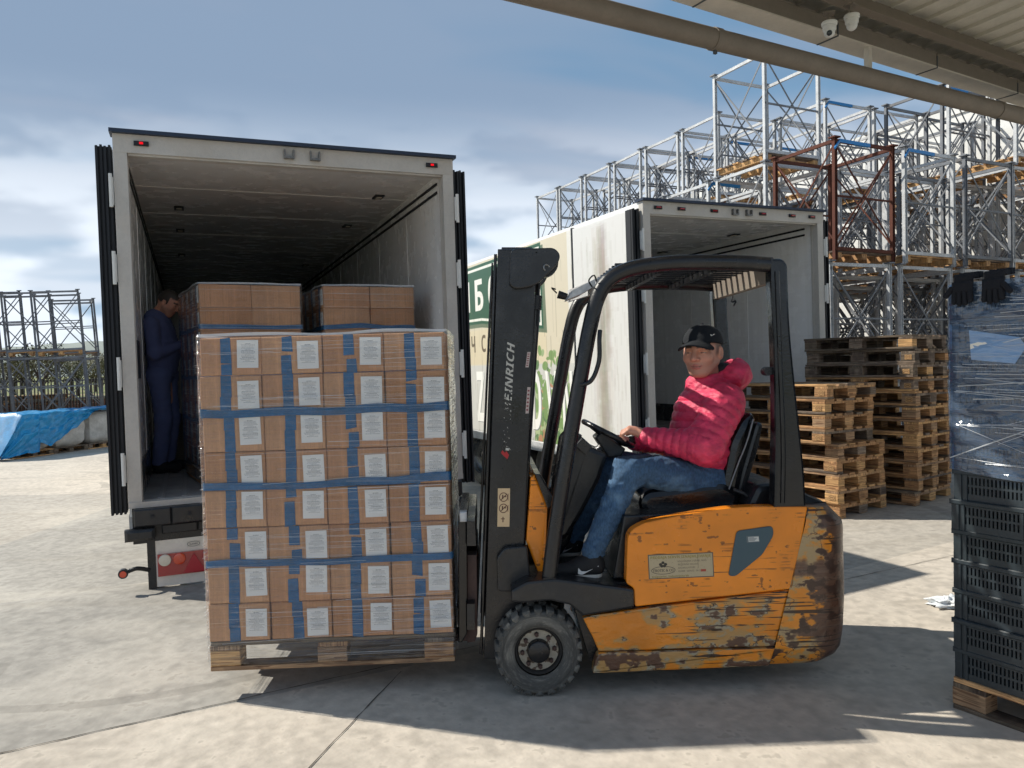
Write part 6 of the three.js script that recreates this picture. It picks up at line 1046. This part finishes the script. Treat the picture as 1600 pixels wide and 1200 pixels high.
// ---- the worker standing in the first trailer, looking down at a phone (frame: +x the way he faces)
{
  const d = thing('person', 'person in dark navy workwear standing inside the trailer looking at a phone', 'person');
  inTrailer(d, trailer1, 0.215, TF + 0.009, -1.72, -0.32);
  const leg = (s) => [cap(V(0.0, 0.90, s * 0.10), V(0.03, 0.50, s * 0.105), 0.095, 0.075), cap(V(0.03, 0.50, s * 0.105), V(-0.02, 0.10, s * 0.11), 0.076, 0.066)], L1 = leg(1), L2 = leg(-1), pel = cap(V(0, 0.93, 0.09), V(0, 0.93, -0.09), 0.11, 0.11);
  const tr = (x, y, z) => { let r = smin(smin(L1[0](x, y, z), L1[1](x, y, z), 0.04), smin(L2[0](x, y, z), L2[1](x, y, z), 0.04), 0.02); r = smin(r, pel(x, y, z), 0.05); return Math.max(r + 0.006 * noise3.noise(x * 18, y * 26, z * 18), y - 1.02, 0.04 - y); };
  const navy = S({ color: 0x58648e, roughness: 0.9, bumpMap: M.bumpCoarse, bumpScale: 0.006 }), navy2 = S({ color: 0x545e88, roughness: 0.88, bumpMap: M.bumpCoarse, bumpScale: 0.006 });
  part(d, 'trousers', netMesh(tr, V(-0.16, 0.0, -0.26), V(0.18, 1.06, 0.26), 0.012), navy);
  const sh = [V(-0.02, 1.40, 0.18), V(-0.02, 1.40, -0.18)], el = [V(0.03, 1.12, 0.25), V(0.02, 1.12, -0.25)], wr = [V(0.19, 1.20, 0.07), V(0.19, 1.20, -0.07)];
  const tor = [cap(V(0, 0.95, 0), V(0.02, 1.15, 0), 0.125, 0.135), cap(V(0.02, 1.15, 0), V(-0.01, 1.36, 0), 0.135, 0.12), cap(V(-0.01, 1.36, 0), V(0.0, 1.46, 0), 0.11, 0.07), cap(V(-0.05, 1.34, 0), V(-0.055, 1.47, 0), 0.10, 0.085)], ar = [0, 1].map(i => [cap(sh[i], el[i], 0.07, 0.06), cap(el[i], wr[i], 0.058, 0.04)]);
  const jk = (x, y, z) => { let r = 9; for (const c of tor) r = smin(r, c(x, y, z * 0.72), 0.06); for (const a of ar) r = smin(r, smin(a[0](x, y, z), a[1](x, y, z), 0.03), 0.03); return Math.max(r + 0.006 * noise3.noise(x * 16, y * 22, z * 16), 0.93 - y); };
  part(d, 'jacket', netMesh(jk, V(-0.22, 0.88, -0.36), V(0.34, 1.58, 0.36), 0.011), navy2);
  const hd = headGeo({ stubble: 0.5, hair: 0.05 }), fd = V(0.86, -0.50, 0.05).normalize(), rt = V(0, 1, 0).cross(fd).normalize(), up = fd.clone().cross(rt); hd.applyMatrix4(new THREE.Matrix4().makeBasis(rt, up, fd).setPosition(V(0.085, 1.605, 0)));
  const hands = [0, 1].map(i => { const f = V(0.8, 0.45, i ? 0.25 : -0.25).normalize(), s = f.clone().cross(V(-0.3, 0.8, 0)).normalize(), u = s.clone().cross(f).normalize(); return handGeo(wr[i].clone().addScaledVector(f, 0.02), f, u.negate(), s, [0.5, 0.6], i ? 1 : -1); });
  const inner = [cap(V(0, 0.95, 0), V(0, 1.36, 0), 0.08, 0.08), cap(V(0, 1.36, 0), V(0.04, 1.52, 0), 0.07, 0.045), ...[0, 1].flatMap(i => [cap(V(0, 1.36, 0), sh[i], 0.06, 0.045), cap(sh[i], el[i], 0.04, 0.035), cap(el[i], wr[i].clone().add(V(0.03, 0.015, 0)), 0.033, 0.02), cap(V(0, 0.93, 0), V(0.03, 0.5, (i ? -1 : 1) * 0.105), 0.07, 0.05), cap(V(0.03, 0.5, (i ? -1 : 1) * 0.105), V(-0.02, 0.08, (i ? -1 : 1) * 0.11), 0.05, 0.04)])];
  const innerG = netMesh((x, y, z) => { let r = 9; for (const c of inner) r = smin(r, c(x, y, z), 0.03); return r; }, V(-0.2, 0.0, -0.34), V(0.36, 1.62, 0.34), 0.014, () => [0.5, 0.27, 0.2]);
  part(d, 'body', mergeGeometries([hd, ...hands, innerG]), skin);
  for (const s of [1, -1]) { const sf = (x, y, z) => Math.max(smin(cap(V(-0.03, 0.05, s * 0.11), V(0.14, 0.045, s * 0.12), 0.05, 0.045)(x, y, z), cap(V(-0.02, 0.1, s * 0.11), V(-0.02, 0.05, s * 0.11), 0.06, 0.055)(x, y, z), 0.03), -y + 0.002); part(d, 'shoe', netMesh(sf, V(-0.12, -0.02, s * 0.115 - 0.09), V(0.22, 0.18, s * 0.115 + 0.09), 0.01), shoeM); }
  const ph = thing('mobile_phone', 'dark mobile phone held by the worker in the trailer', 'phone'); inTrailer(ph, trailer1, 0.215, TF + 0.009, -1.72, -0.32);
  const pg = cbox(0.075, 0.15, 0.009, 0.003).rotateX(-0.9).rotateY(Math.PI / 2).translate(0.295, 1.285, 0); part(ph, 'case', pg, M.blackSmooth); part(ph, 'screen', new THREE.PlaneGeometry(0.068, 0.14).rotateX(-0.9).translate(0, 0.0042, 0.0035).rotateY(Math.PI / 2 + Math.PI).translate(0.295, 1.285, 0), M.darkGlass);
}
renderer.render(scene, camera);
